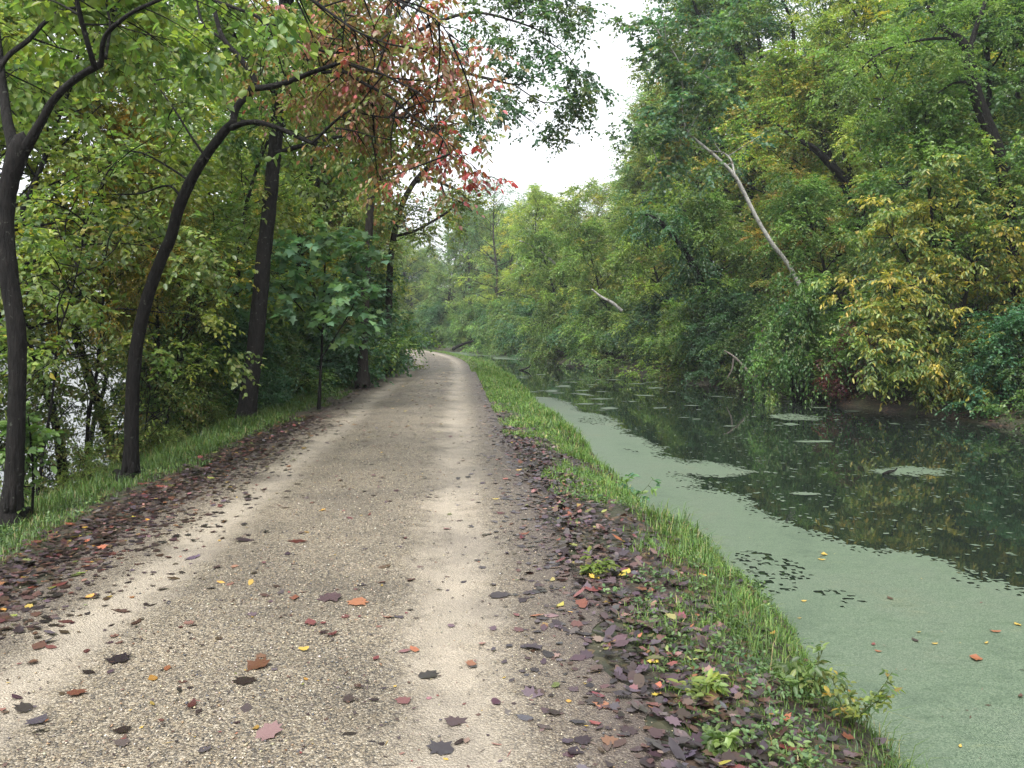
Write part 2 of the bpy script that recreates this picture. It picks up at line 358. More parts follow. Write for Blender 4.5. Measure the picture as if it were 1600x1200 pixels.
class Foliage:
    def __init__(s, rng): s.rng = rng; s.V = []; s.C = []; s.T = []; s.Q = []; s.n = 0; s.tw = []
    def leaves(s, P, D, Nn, L, W, col, shape='rhomb', fold=.18, curl=.12):
        D = nrm(D); side = nrm(np.cross(D, Nn)); n2 = np.cross(side, D); L = L[:, None]; W = W[:, None]; n = len(P)
        if shape == 'rhomb':
            v = [P, P + D * L * .42 + side * W * .5 + n2 * W * fold, P + D * L - n2 * L * curl, P + D * L * .42 - side * W * .5 + n2 * W * fold]
            b = np.arange(n)[:, None] * 4 + s.n
            s.T.append(np.concatenate([b + [[0, 1, 2]], b + [[0, 2, 3]]])); k = 4
        elif shape == 'oval':
            v = [P, P + D * L * .28 + side * W * .44 + n2 * W * fold, P + D * L * .66 + side * W * .42 + n2 * (W * fold - L * curl * .4), P + D * L - n2 * L * curl,
                 P + D * L * .66 - side * W * .42 + n2 * (W * fold - L * curl * .4), P + D * L * .28 - side * W * .44 + n2 * W * fold]
            b = np.arange(n)[:, None] * 6 + s.n
            s.Q.append(np.concatenate([b + [[0, 1, 2, 3]], b + [[0, 3, 4, 5]]])); k = 6
        else:                          # maple: five pointed lobes
            ol = [(0, 0), (.10, .46), (.30, .28), (.52, .60), (.58, .24), (1.0, 0), (.58, -.24), (.52, -.60), (.30, -.28), (.10, -.46)]
            v = [P + D * L * .36] + [P + D * L * a + side * W * b_ + n2 * W * abs(b_) * fold - n2 * L * curl * a for a, b_ in ol]
            b = np.arange(n)[:, None] * 11 + s.n; k = 11
            s.T.append(np.concatenate([b + [[0, i, i % 10 + 1]] for i in range(1, 11)]))
        s.V.append(np.stack(v, 1).reshape(-1, 3)); s.C.append(np.repeat(col, k, 0)); s.n += n * k
    def sprays(s, C, dirv, pal, nt=9, tl=.7, nl=10, L=.11, W=.07, droop=.25, flat=.6, ldroop=.35, shape='rhomb', cvar=.28, twig=0.0, upn=1.0):
        rng = s.rng; C = np.asarray(C, float); m = len(C)
        if m == 0: return
        dirv = np.broadcast_to(np.asarray(dirv, float), C.shape)
        n = m * nt
        td = rng.normal(size=(n, 3)); td[:, 2] *= flat; td = nrm(nrm(td) + np.repeat(nrm(dirv + 1e-6), nt, 0) * .55)
        ln = tl * (.45 + .75 * rng.random(n)); T0 = np.repeat(C, nt, 0) + rng.normal(size=(n, 3)) * tl * .08
        t = (np.linspace(.2, 1, nl)[None, :] + (rng.random((n, nl)) - .5) * .12)
        P = T0[:, None, :] + td[:, None, :] * (ln[:, None] * t)[..., None]; P[..., 2] -= droop * ln[:, None] * t * t
        perp = nrm(np.cross(td, [0, 0, 1.0]) + 1e-6); alt = np.where(np.arange(nl) % 2 == 0, 1, -1)[None, :, None]
        D = td[:, None, :] * .55 + perp[:, None, :] * alt * .75 + rng.normal(size=P.shape) * .3; D[..., 2] -= ldroop
        Nn = rng.normal(size=P.shape) * .45; Nn[..., 2] += upn
        nn = n * nl
        per = palette(pal, m, rng, .12)                                      # every clump leans to one hue of the tree
        col = palette(pal, nn, rng) * .55 + np.repeat(per, nt * nl, 0) * .45
        col *= np.repeat(1 + (rng.random((m, 1)) - .5) * 2 * cvar, nt * nl, 0)
        s.leaves(P.reshape(-1, 3), D.reshape(-1, 3), Nn.reshape(-1, 3), L * (.65 + .6 * rng.random(nn)), W * (.7 + .5 * rng.random(nn)), np.clip(col, .004, .9), shape)
        if twig > 0: s.tw.append((T0, P[:, nl // 2], P[:, -1], np.full(n, twig)))
    def mesh(s, name, off=(0, 0, 0), mats=None, bark=None, wood=None):
        V = s.V; C = s.C; T = list(s.T); Q = list(s.Q); mats = [mats or M_LEAF]; n = s.n
        nT = sum(map(len, T)); nQ = sum(map(len, Q)); Q2 = []
        if s.tw and bark is not None:
            mats.append(bark); V = list(V); C = list(C)
            for a, b, c, r in s.tw:
                k = len(a); a3 = np.linspace(0, 2 * np.pi, 3, endpoint=False); ring = np.stack([np.cos(a3), np.sin(a3), 0 * a3], -1)
                R3 = np.stack([a[:, None] + ring * r[:, None, None], b[:, None] + ring * r[:, None, None] * .8, c[:, None] + ring * r[:, None, None] * .4], 1).reshape(-1, 3)
                V.append(R3); C.append(np.full((len(R3), 3), .03)); bb = np.arange(k)[:, None] * 9 + n
                for lv in (0, 3):
                    for i in range(3): Q2.append(bb + [[lv + i, lv + (i + 1) % 3, lv + 3 + (i + 1) % 3, lv + 3 + i]])
                n += k * 9
        T2 = []
        if wood is not None and bark is not None and wood.V:
            if len(mats) < 2: mats.append(bark); V = list(V); C = list(C)
            w = np.concatenate(wood.V); V.append(w); C.append(np.full((len(w), 3), .03)); Q2.append(np.concatenate(wood.Q) + n)
            n += len(w)
        faces = T + Q + Q2; mi = [np.zeros(nT + nQ, int)] + [np.ones(sum(map(len, Q2)), int)]
        tl = [np.concatenate(T)] if T else []; ql = [np.concatenate(Q + Q2)] if (Q or Q2) else []
        mi = ([np.zeros(nT, int)] if T else []) + [np.zeros(nQ, int), np.ones(sum(map(len, Q2)), int)]
        return make_mesh(name, np.concatenate(V) - np.asarray(off), tl + ql, mats, col=np.concatenate(C), mi=mi)

def curve(p0, d, ln, rng, n=6, wander=.25, up=.0):
    P = [np.asarray(p0, float)]; d = nrm(np.asarray(d, float)); st = ln / (n - 1)
    for i in range(n - 1):
        d = nrm(d + rng.normal(size=3) * wander * .5 + np.array([0, 0, up / n])); P.append(P[-1] + d * st)
    return np.array(P)

def tree_meshes(name, seed, Ht=12, r0=.18, base=.25, Rc=3.4, limbs=20, sub=5, pal=((G_MID, 1),), lean=(0, 0), nt=9, nl=10, tl=.75, L=.11, W=.075, top=.55, flat=.6, droop=.3, bark=None,
                gap=.12, shape='rhomb', elev=(.15, .9), ldroop=.35, wander=.18, stems=1, limb_r=.35):
    rng = np.random.default_rng(seed); tb = Tubes(); fo = Foliage(rng); cs = []; ds = []
    for st in range(stems):
        a = rng.random() * 6.28; sp = 0 if stems == 1 else .16
        d0 = np.array([lean[0] + math.cos(a) * sp, lean[1] + math.sin(a) * sp, 1.0]); h = Ht * (1 - .25 * rng.random() * (stems > 1))
        tr = curve((0, 0, -.3), d0, h, rng, 10, wander); rr = r0 * np.linspace(1, .12, 10) * (1 if stems == 1 else .7)
        rr[0] *= 1.35; tb.add(spline(np.column_stack([tr, rr]), 3)[:, :3], spline(np.column_stack([tr, rr]), 3)[:, 3], 8)
        nb = max(3, limbs // stems)
        for i in range(nb):
            f = base + (1 - base) * (i + rng.random()) / nb; f = min(f, .985); k = f * 9; i0 = min(int(k), 8)
            p = tr[i0] * (1 - k + i0) + tr[i0 + 1] * (k - i0); az = i * 2.4 + rng.normal() * .5
            prof = (math.sin(math.pi * min(1, ((f - base) / (1 - base)) * top + (1 - top) * .55 + .08)) ** .7) * (1.12 - .45 * f)
            ln = max(.5, Rc * prof * (.75 + .5 * rng.random())); e = elev[0] + (elev[1] - elev[0]) * f + rng.normal() * .15
            d = np.array([math.cos(az) * math.cos(e) + lean[0] * .4, math.sin(az) * math.cos(e) + lean[1] * .4, math.sin(e)])
            lb = curve(p, d, ln, rng, 6, .3, -.15); lr = np.linspace(1, .2, 6) * max(.012, r0 * limb_r * (1.1 - f * .8)); tb.add(lb, lr, 5)
            for j in range(sub):
                t = .3 + .7 * (j + rng.random()) / sub; k2 = t * 5; j0 = min(int(k2), 4); q = lb[j0] * (1 - k2 + j0) + lb[j0 + 1] * (k2 - j0)
                sd = nrm(rng.normal(size=3) * [1, 1, .6] + nrm(lb[-1] - lb[0]) * .5); sl = ln * .16 + .35 * rng.random() + .2
                e2 = q + sd * sl; tb.add(np.array([q, (q + e2) / 2 + rng.normal(size=3) * .05, e2]), [lr[j0] * .5 + .003, .007, .004], 3, False)
                if rng.random() > gap: cs.append(e2); ds.append(sd)
            cs.append(lb[-1]); ds.append(nrm(lb[-1] - lb[-2]))
    fo.sprays(np.array(cs), np.array(ds), pal, nt, tl, nl, L, W, droop, flat, ldroop, shape)
    return tb.mesh(name + '_trunk', bark or M_BARK), fo.mesh(name + '_crown')

PROTO = {}
def proto(key, **k): PROTO[key] = tree_meshes(key, **k)
proto('maple', seed=1, Ht=13, r0=.2, base=.16, Rc=3.8, limbs=30, sub=6, pal=((G_MID, 5), (G_LIME, 2), (G_YEL, 1.2), (OLIVE, 1)), nt=13, nl=12, tl=.8, L=.13, W=.10)
proto('locust', seed=2, Ht=14, r0=.2, base=.22, Rc=4.0, limbs=30, sub=6, pal=((G_LIME, 4), (G_YEL, 3), (G_MID, 2), (YEL, .25)), nt=15, nl=15, tl=.8, L=.10, W=.06, flat=.45)
proto('dark', seed=3, Ht=11, r0=.18, base=.10, Rc=3.3, limbs=30, sub=6, pal=((G_DARK, 4), (G_MID, 3), (G_BLUE, 2)), nt=13, nl=12, tl=.75, L=.12, W=.085)
proto('turning', seed=4, Ht=10, r0=.15, base=.12, Rc=3.2, limbs=28, sub=6, pal=((G_MID, 3), (OLIVE, 3), (G_YEL, 2), (RUST, 1), (GOLD, .8)), nt=13, nl=12, tl=.7, L=.115, W=.08)
proto('airy', seed=5, Ht=15, r0=.2, base=.3, Rc=3.9, limbs=24, sub=5, pal=((G_BLUE, 3), (G_MID, 3), (OLIVE, 1)), nt=9, nl=10, tl=.8, L=.12, W=.08, gap=.3, flat=.5, bark=M_GREYBARK)
proto('leaning', seed=6, Ht=9, r0=.15, base=.10, Rc=3.0, limbs=26, sub=6, lean=(-.45, -.1), pal=((G_MID, 4), (G_LIME, 2), (G_DARK, 2), (OLIVE, 1)), nt=13, nl=12, tl=.8, L=.12, W=.085, droop=.45)
proto('golden', seed=7, Ht=9, r0=.13, base=.12, Rc=2.9, limbs=26, sub=6, pal=((G_YEL, 4), (YEL, 1.2), (G_LIME, 3), (GOLD, .5)), nt=10, nl=11, tl=.7, L=.11, W=.075)
proto('tall_maple', seed=14, Ht=12, r0=.115, base=.34, Rc=3.6, limbs=30, sub=6, pal=((G_MID, 4), (G_LIME, 3), (G_YEL, 2), (OLIVE, 1)), nt=10, nl=11, tl=.75, L=.13, W=.09, shape='oval', gap=.2)
proto('tall_yellow', seed=15, Ht=11, r0=.10, base=.36, Rc=3.3, limbs=28, sub=6, pal=((G_LIME, 4), (G_YEL, 4), (G_MID, 2), (YEL, .6)), nt=10, nl=12, tl=.7, L=.11, W=.07, shape='oval', gap=.2)
proto('bush', seed=8, Ht=3.4, r0=.05, base=.04, Rc=2.0, limbs=34, sub=5, stems=5, pal=((G_MID, 4), (G_DARK, 2), (G_LIME, 1.5), (OLIVE, 1)), nt=9, nl=10, tl=.6, L=.11, W=.08, droop=.5, elev=(.1, .9))
proto('bluebush', seed=9, Ht=3.6, r0=.05, base=.05, Rc=1.9, limbs=30, sub=5, stems=4, pal=((G_BLUE, 4), (G_DARK, 3), (G_MID, 1)), nt=9, nl=10, tl=.6, L=.12, W=.08, droop=.4)
proto('weedy', seed=10, Ht=2.2, r0=.02, base=.05, Rc=1.1, limbs=26, sub=4, stems=7, pal=((G_MID, 3), (OLIVE, 2), (G_YEL, 1), (RUST, .5)), nt=7, nl=8, tl=.4, L=.075, W=.045, gap=.2)
proto('crimson', seed=12, Ht=2.2, r0=.03, base=.03, Rc=1.1, limbs=26, sub=5, stems=5, pal=((PUR, 4), ((.10, .025, .035), 3), (RED, .6), (OLIVE, .6)), nt=8, nl=9, tl=.45, L=.09, W=.06, droop=.6)
proto('sapling', seed=13, Ht=4.2, r0=.022, base=.42, Rc=1.0, limbs=13, sub=3, pal=((G_MID, 3), (G_LIME, 2), (G_YEL, 1.5), (YEL, .3)), nt=6, nl=8, tl=.45, L=.085, W=.05, gap=.35)
def plant(kind, name, x, y, sc=1.0, rz=None, label='', cat='tree', group=None, tint=(1, 1, 1), dz=0.0, sz=1.0):
    e = empty(name, (x, y, float(H(x, y)) + dz), R.random() * 6.28 if rz is None else rz, (sc, sc, sc * sz)); tag(e, label, cat, group)
    tm, cm = PROTO[kind]
    obj('trunk' if cat == 'tree' else 'stem', tm, e); c = obj('crown' if cat == 'tree' else 'foliage', cm, e); c.color = (*tint, 1)
    return e

# ------------------------------------------------------------------ hero trees, drawn from the photograph
def W3(pix, Y, dy=0.0, n=5):
    """[(u, v, r_px)] -> world polyline and radii; dy lets the limb come nearer (-) or go away (+) along its length."""
    k = len(pix); P = []
    for i, (u, v, r) in enumerate(pix):
        yy = Y + dy * i / max(1, k - 1); P.append([*at(u, v, yy), r / F * yy])
    S = spline(P, n); return S[:, :3], np.maximum(S[:, 3], .0025)
class Hero:
    def __init__(s, name, seed, base, bark, label, cat='tree', group=None, rs=.8):
        s.rs = rs; s.b = np.asarray(base, float); s.e = empty(name, base); tag(s.e, label, cat, group); s.rng = np.random.default_rng(seed); s.fo = Foliage(s.rng); s.bark = bark; s.fine = Tubes(); s.any = False
    def limb(s, pix, Y, dy=0.0, name='limb', k=9, rough=.10):
        P, r = W3(pix, Y, dy); r = np.maximum(r * s.rs, .0025)
        if name == 'trunk': r = r * (1 + .5 * np.exp(-np.arange(len(r)) / 1.6)) 
        s.wood(P, r, name, k, rough); return P
    def wood(s, P, r, name='limb', k=9, rough=.10):
        tb = Tubes().add(P, r, k, rough=rough)
        if name == 'trunk' and k >= 12:
            r1 = r[min(6, len(r) - 1)]
            for j in range(6):
                a = j * 1.05 + s.rng.random() * .6; d = np.array([math.cos(a), math.sin(a), 0]); g = s.rng.random()
                q = np.array([P[4] + d * r1 * .55 + [0, 0, .10 + .15 * g], P[2] + d * r1 * .95, s.b + d * r1 * (1.5 + .5 * g) + [0, 0, .02], s.b + d * r1 * (2.2 + 1.0 * g) - [0, 0, .09]])
                tb.add(spline(q, 4), np.interp(np.arange(13), [0, 6, 12], [r1 * .3, r1 * .42, r1 * .15]), 7)
        obj(name, tb.mesh(name, s.bark, s.b), s.e)
    def dress(s, P, pal, n=8, t0=.3, ln=.6, spread=1.0, lift=.1, t1=1.0, drop=(0, 0, 0), back=0.0, **kw):
        cs = []; ds = []; rng = s.rng; m = len(P) - 1
        for j in range(n):
            t = t0 + (t1 - t0) * (j + rng.random()) / n; i = min(int(t * m), m - 1); q = P[i] + (P[i + 1] - P[i]) * (t * m - i)
            f = nrm(P[i + 1] - P[i]); d = nrm(rng.normal(size=3) * spread + f * .6 + [0, 0, lift])
            if back > 0: d = nrm(np.array([d[0], abs(d[1]) + back, d[2]]))
            l = ln * (.4 + .9 * rng.random())
            e = q + d * l + (np.array([0, .22, 0]) if back > 0 else 0); mid = q + d * l * .5 + rng.normal(size=3) * l * .08
            s.fine.add(spline([q, mid, e], 3), np.linspace(max(.004, l * .012), .003, 7), 4, False); s.any = True
            cs.append(e); ds.append(d)
            if l > .7: cs.append(mid); ds.append(d)
        s.fo.sprays(np.array(cs) + np.asarray(drop), np.array(ds), pal, **kw); return np.array(cs)
    def done(s, tint=(1, 1, 1)):
        if s.fo.n: c = obj('crown', s.fo.mesh('crown', s.b, bark=s.bark, wood=s.fine), s.e); c.color = (*tint, 1)
        return s.e

GRN = ((G_MID, 4), (G_LIME, 2.5), (G_YEL, 1.5), (G_DARK, 1)); OVL = dict(shape='oval', nt=6, nl=7, tl=.42, L=.10, W=.062, twig=.0025, droop=.3, ldroop=.5, back=.5)
# nearest trunk at the left edge, forked
YA = 7.4; A = Hero('forked_tree', 21, gnd(18, 802, -.12), M_LICHEN, 'nearest dark trunk at the left edge, lichen spotted, forking above eye level', rs=.60)
A.limb([(16, 815, 30), (20, 770, 25), (24, 700, 22), (27, 600, 21), (26, 520, 22), (14, 430, 22), (8, 350, 21), (14, 290, 22), (28, 238, 25), (34, 215, 17)], YA, 0, 'trunk', 14, .13)
a1 = A.limb([(22, 235, 15), (12, 190, 13), (5, 140, 11), (-2, 80, 10), (-10, 10, 8), (-25, -80, 6), (-30, -200, 4)], YA, .6)
a2 = A.limb([(38, 235, 15), (62, 195, 11), (85, 155, 9.5), (120, 122, 9), (158, 100, 8.5)], YA, -.3)
a3 = A.limb([(148, 106, 7.5), (142, 85, 7), (132, 50, 6.5), (122, 10, 6), (112, -40, 5), (90, -120, 4), (85, -220, 2)], YA - .3, -.5)
a4 = A.limb([(158, 100, 7), (163, 60, 6), (185, 35, 5.5), (215, 15, 5), (255, -3, 4.5), (310, -30, 4), (380, -45, 2.5)], YA - .3, -.8)
a5 = A.limb([(-4, 110, 7), (15, 85, 6.5), (45, 62, 6), (70, 35, 5), (100, 15, 4), (140, 12, 3), (185, 14, 2)], YA + .1, .6)
a6 = A.limb([(165, 92, 4), (172, 40, 3.5), (166, 0, 3), (168, -80, 2.5)], YA - .3, .5)
for l, n in ((a1, 14), (a3, 12), (a4, 7), (a5, 12), (a6, 7)): A.dress(l, GRN, n, .3, .75, **OVL)
A.done((1.3, 1.25, 1.0))
# leaning dogwood, limbs arching over the path with red leaves
YB = 9.7; B = Hero('leaning_dogwood', 22, gnd(204, 737, -.12), M_BARK, 'slim dark leaning tree left of the path, limbs arching right with red leaves', rs=.70)
B.limb([(203, 748, 22), (205, 720, 17), (206, 650, 15), (211, 560, 14), (226, 480, 13.5), (250, 410, 12.5), (268, 368, 12), (282, 318, 12), (312, 258, 10.5), (350, 206, 9.5), (366, 190, 8.5)], YB, -.3, 'trunk', 12, .12)
Yb = YB - .3
b1 = B.limb([(364, 194, 8), (370, 168, 8), (393, 140, 7.5), (398, 125, 6.5), (376, 92, 6), (350, 62, 5.5), (338, 28, 5), (333, -5, 4.5), (330, -80, 3)], Yb, .5)
b1b = B.limb([(352, 64, 3.5), (322, 42, 3), (310, 15, 2.5), (305, -40, 2)], Yb + .3, .4)
b2 = B.limb([(392, 138, 7), (420, 136, 6.5), (450, 128, 6), (490, 112, 5), (538, 96, 4)], Yb, -1.0)
b2a = B.limb([(505, 113, 4), (538, 112, 3.8), (572, 132, 3.5), (612, 153, 3), (640, 178, 2.6), (668, 200, 2), (690, 215, 1.4), (705, 245, 1)], Yb - .8, -1.3)
b2b = B.limb([(538, 97, 3.5), (562, 106, 3), (600, 117, 2.6), (630, 132, 2), (650, 142, 1.6), (672, 160, 1)], Yb - 1.0, -1.0)
b2c = B.limb([(330, 0, 4), (400, 25, 3.4), (438, 55, 3), (485, 74, 2.8), (530, 83, 2.2), (536, 55, 1.6), (540, 20, 1)], Yb - .2, -.9)
b2d = B.limb([(420, -40, 4), (480, -5, 3.5), (530, 30, 2.6), (560, 50, 2), (610, 70, 1.4)], Yb - .9, -.8)
b2e = B.limb([(500, -60, 4), (580, -20, 3.2), (630, 5, 2.4), (680, 30, 1.4), (705, 60, 1)], Yb - 1.2, -1.2)
b3 = B.limb([(362, 200, 7), (380, 193, 6), (402, 191, 5.6), (435, 200, 5.2), (470, 216, 4.8), (494, 226, 4)], Yb, -.6)
b3a = B.limb([(488, 224, 3.6), (512, 200, 3), (535, 180, 2.5), (555, 168, 2), (568, 152, 1.4)], Yb - .6, -.4)
b3b = B.limb([(524, 200, 2), (545, 203, 1.8), (565, 208, 1.4), (582, 214, 1)], Yb - .8, -.4)
b3c = B.limb([(552, 175, 2), (585, 181, 1.7), (610, 184, 1.3), (640, 183, 1)], Yb - .9, -.5)
b4 = B.limb([(300, 285, 3), (265, 262, 2.4), (225, 240, 1.8), (190, 235, 1)], Yb + .1, .3)
b5 = B.limb([(285, 310, 3), (262, 290, 2.4), (215, 303, 1.8), (150, 303, 1)], Yb + .1, .3)
b6 = B.limb([(325, 250, 3), (300, 215, 2.5), (275, 175, 2), (250, 140, 1.5), (232, 120, 1)], Yb, .4)
REDP = (((.40, .05, .07), 1.3), ((.29, .14, .145), 4), ((.34, .14, .06), .7), ((.22, .10, .085), 2), ((.20, .19, .07), 3.4), ((.13, .20, .06), 3.4)); MIXP = (((.13, .20, .06), 3), ((.20, .20, .06), 3), (RUST, 1.5), ((.38, .17, .15), 2), (G_YEL, 1.5), (RED, .5))
RLV = dict(shape='oval', nt=6, nl=7, tl=.34, L=.068, W=.038, twig=.002, droop=.35, ldroop=.75, back=.35, cvar=.2)
for l, n in ((b2a, 15), (b2b, 13), (b2e, 22), (b2d, 20), (b2c, 14), (b3c, 6)): B.dress(l, REDP, n, .06, .75, lift=.05, **RLV)
for l, n in ((b2, 7), (b2c, 24)): B.dress(l, MIXP, n, .15, .65, **RLV)
for l, n in ((b3a, 7), (b3b, 7), (b3c, 10)): B.dress(l, MIXP, n, .25, .5, lift=-.25, **RLV)
for l, n in ((b1, 10), (b1b, 8), (b4, 4), (b5, 4), (b6, 6), (b3, 3)): B.dress(l, GRN, n, .35, .6, **OVL)
# red sprays hanging at the crown's right edge
tip = W3([(675, 195, 1.6), (700, 222, 1.3), (722, 245, 1), (742, 262, .8), (756, 280, .6)], Yb - 1.6, -.1)[0]; B.wood(tip, .0035, 'limb', 5)
B.dress(tip, ((RED, 4), (PUR, 2), (ORA, 1)), 10, .1, .14, lift=-.2, **{**RLV, 'nt': 3, 'nl': 4, 'tl': .17, 'L': .07, 'W': .038, 'back': 0})
B.done((1.2, 1.15, 1.1))
# straight trunk, third from the left
C = Hero('straight_tree', 23, gnd(384, 662, -.12), M_LICHEN, 'straight thick dark trunk right of the leaning tree, grass at its foot', rs=.85)
YC = float(C.b[1]); C.limb([(383, 668, 20), (386, 640, 17.5), (395, 570, 15.5), (404, 490, 14.5), (412, 400, 13.5), (420, 330, 12.5), (428, 250, 12), (436, 150, 11), (442, 40, 10), (450, -100, 8.5), (460, -260, 6), (465, -420, 3)], YC, .3, 'trunk', 14, .12)
for i in range(16):
    v0 = 240 - i * 42; az = i * 2.4; p = at(430 + i * 2, v0, YC); d = np.array([math.cos(az), math.sin(az), .45 + .02 * i]); l = curve(p, d, 2.6 - .07 * i, C.rng, 7, .3)
    C.wood(l, np.linspace(.05, .008, 7), 'limb', 6); C.dress(l, ((G_MID, 4), (G_DARK, 2), (G_LIME, 1), (OLIVE, 1)), 9, .25, .8, shape='rhomb', nt=8, nl=9, tl=.55, L=.12, W=.08)
cv = W3([(395, 285, 1), (410, 230, 1), (425, 180, 1), (440, 120, 1), (440, 60, 1)], YC - .7)[0]
C.dress(cv, ((G_MID, 3), (OLIVE, 2), (G_YEL, 1.5), (RUST, .6)), 13, .0, .45, shape='oval', nt=6, nl=7, tl=.42, L=.10, W=.06, twig=.002)
C.done((1.2, 1.2, 1.0))
# large oak farther along the left verge, long limbs over the path
YO = 24.; bo = at(566, 590, YO); bo[2] = float(H(bo[0], bo[1])); O_ = Hero('overhanging_oak', 24, bo, M_GREYBARK, 'tall tree farther along the left verge with long limbs reaching over the path', rs=.55)
O_.limb([(566, 600, 15), (568, 540, 13), (572, 440, 12), (578, 330, 11.5), (585, 220, 11), (596, 110, 10), (610, 0, 8.5), (625, -120, 7), (640, -260, 5), (650, -400, 3)], YO, 0, 'trunk', 12)
OP = ((G_BLUE, 4), (G_MID, 3), (OLIVE, 1), (G_DARK, 1)); OD = dict(shape='rhomb', nt=8, nl=10, tl=.6, L=.13, W=.085, droop=.35)
for pix, dy, n in [([(583, 240, 7), (640, 170, 6), (700, 115, 5), (760, 122, 4), (810, 132, 2.5), (850, 112, 1.5)], -2, 24), ([(600, 80, 7), (670, 40, 5.5), (740, 20, 4), (810, 35, 3), (870, 60, 1.6)], -1.5, 22),
                   ([(605, 40, 6), (680, -40, 5), (760, -60, 3.5), (830, -30, 2.5), (890, 20, 1.2)], -1, 20), ([(590, 180, 6), (560, 110, 5), (530, 60, 4), (500, 0, 2)], 2, 14), ([(600, 90, 6), (650, 20, 4), (690, -60, 3), (720, -140, 2)], 1, 14),
                   ([(580, 290, 5), (640, 240, 3.5), (690, 200, 2.5), (730, 190, 1.5)], 1, 10), ([(800, 130, 2), (850, 160, 1.6), (890, 150, 1)], -2, 8), ([(850, 60, 2), (890, 90, 1.4), (905, 130, 1)], -2, 7), ([(800, 30, 2), (850, 0, 1.5), (900, 40, 1)], -1.5, 8), ([(760, 122, 2.2), (800, 165, 1.8), (830, 190, 1)], -2, 9)]:
    l = O_.limb(pix, YO + (dy if pix[0][0] > 700 else 0), 0 if pix[0][0] > 700 else dy, 'limb', 7); O_.dress(l, OP, int(n * .6) + 1, .35, .9, lift=.05, **OD)
O_.done()
# mossy low branch reaching right over the bend
YM = 31.; bm = at(606, 575, YM); bm[2] = float(H(bm[0], bm[1])); Mo = Hero('mossy_tree', 25, bm, M_GREYBARK, 'dark trunk at the path bend with a bare crooked branch drooping toward the canal', rs=.6)
Mo.limb([(606, 582, 10), (607, 520, 9), (608, 460, 9), (611, 400, 8), (622, 340, 7.5), (640, 296, 7), (668, 262, 6), (702, 238, 5), (725, 200, 3)], YM, 0, 'trunk', 10)
mm = [Mo.limb([(648, 285, 5), (668, 278, 4.5), (695, 288, 3.5), (718, 300, 3), (735, 316, 2)], YM, -1), Mo.limb([(688, 284, 3), (698, 308, 2.4), (722, 316, 1.8), (738, 330, 1)], YM - .4, -.6),
      Mo.limb([(682, 342, 3.5), (698, 332, 3), (712, 320, 2), (722, 312, 1)], YM, -.4), Mo.limb([(615, 370, 4), (650, 360, 4), (682, 342, 3)], YM, 0)]
for l, n in zip(mm, (7, 6, 5, 5)): Mo.dress(l, ((G_MID, 3), (G_YEL, 3), (OLIVE, 2)), n, .3, .7, nt=7, nl=8, tl=.5, L=.12, W=.08)
tl_ = W3([(611, 400, 1), (622, 340, 1), (640, 296, 1), (702, 238, 1), (725, 200, 1)], YM)[0]; Mo.dress(tl_, ((G_MID, 3), (OLIVE, 2), (G_YEL, 2)), 16, .1, 1.3, nt=9, nl=9, tl=.7, L=.13, W=.085)
Mo.done()

# white sycamore leaning out over the canal
def bank_y(u):                        # distance at which the far water line crosses column u
    yy = np.linspace(14, 130, 1200); px = CX + F * (xc(yy) + sR(yy)) / yy; return float(yy[np.argmin(np.abs(px - u))])
YS = bank_y(1270) + 1.5; bs = at(1275, 480, YS + 1); bs[2] = float(H(bs[0], bs[1]))
Sy = Hero('pale_sycamore', 26, bs, M_SYC, 'pale white barked sycamore leaning left over the canal from the far bank', rs=.37)
Sy.limb([(1290, 540, 11), (1262, 470, 10), (1232, 414, 9), (1206, 380, 8.5), (1182, 340, 8), (1162, 300, 8), (1146, 272, 7.5), (1120, 246, 6.5), (1088, 219, 5.5)], YS, -1, 'trunk', 10)
s1 = Sy.limb([(1092, 222, 4.5), (1078, 212, 3.6), (1060, 216, 3), (1040, 222, 2), (1015, 232, 1.2)], YS - 1, -.6); s2 = Sy.limb([(1086, 218, 4.5), (1073, 203, 4), (1066, 175, 3.6), (1067, 140, 3.2), (1060, 95, 2.6), (1040, 65, 2), (1020, 40, 1.2)], YS - 1, -.4)
s3 = Sy.limb([(1148, 275, 5), (1142, 250, 4), (1128, 238, 3), (1108, 236, 1.5)], YS - .7, .6); s4 = Sy.limb([(1066, 160, 2.5), (1100, 110, 2), (1130, 60, 1.4), (1140, 20, 1)], YS - 1.2, .8)
for l, n in ((s1, 9), (s2, 22), (s4, 12), (s3, 5)): Sy.dress(l, ((G_MID, 3), (G_BLUE, 3), (G_LIME, 1.5), (GOLD, .25)), n, .2, 1.3, lift=.15, nt=9, nl=10, tl=.7, L=.15, W=.13, droop=.3)
Sy.done((1.05, 1.08, 1.15))
yv = YS - 2.2; vb = at(1252, 500, yv); plant('bush', 'vine_mound', float(vb[0]), yv, .78, .5, 'mound of dark green vine swallowing the foot of the pale sycamore', 'bush', None, (1.0, 1.2, 1.0), 0.0, 1.75)
# vine-wrapped snag
YV = bank_y(1115) + 1; bv = at(1118, 540, YV); bv[2] = float(H(bv[0], bv[1])); Vn = Hero('vine_covered_snag', 27, bv, M_BARK, 'leaning dark snag wrapped in dark green vine, hooked top over the water')
vl = Vn.limb([(1122, 560, 8), (1115, 525, 7.5), (1104, 470, 7), (1088, 425, 7), (1066, 385, 6), (1035, 350, 5), (1010, 335, 3)], YV, -1.2, 'trunk', 9)
Vn.dress(vl, ((G_DARK, 4), (G_BLUE, 3), (G_MID, 2)), 42, .25, .85, lift=-.1, nt=9, nl=10, tl=.5, L=.11, W=.085, droop=.7, ldroop=.8); Vn.done((.95, 1.1, .95))
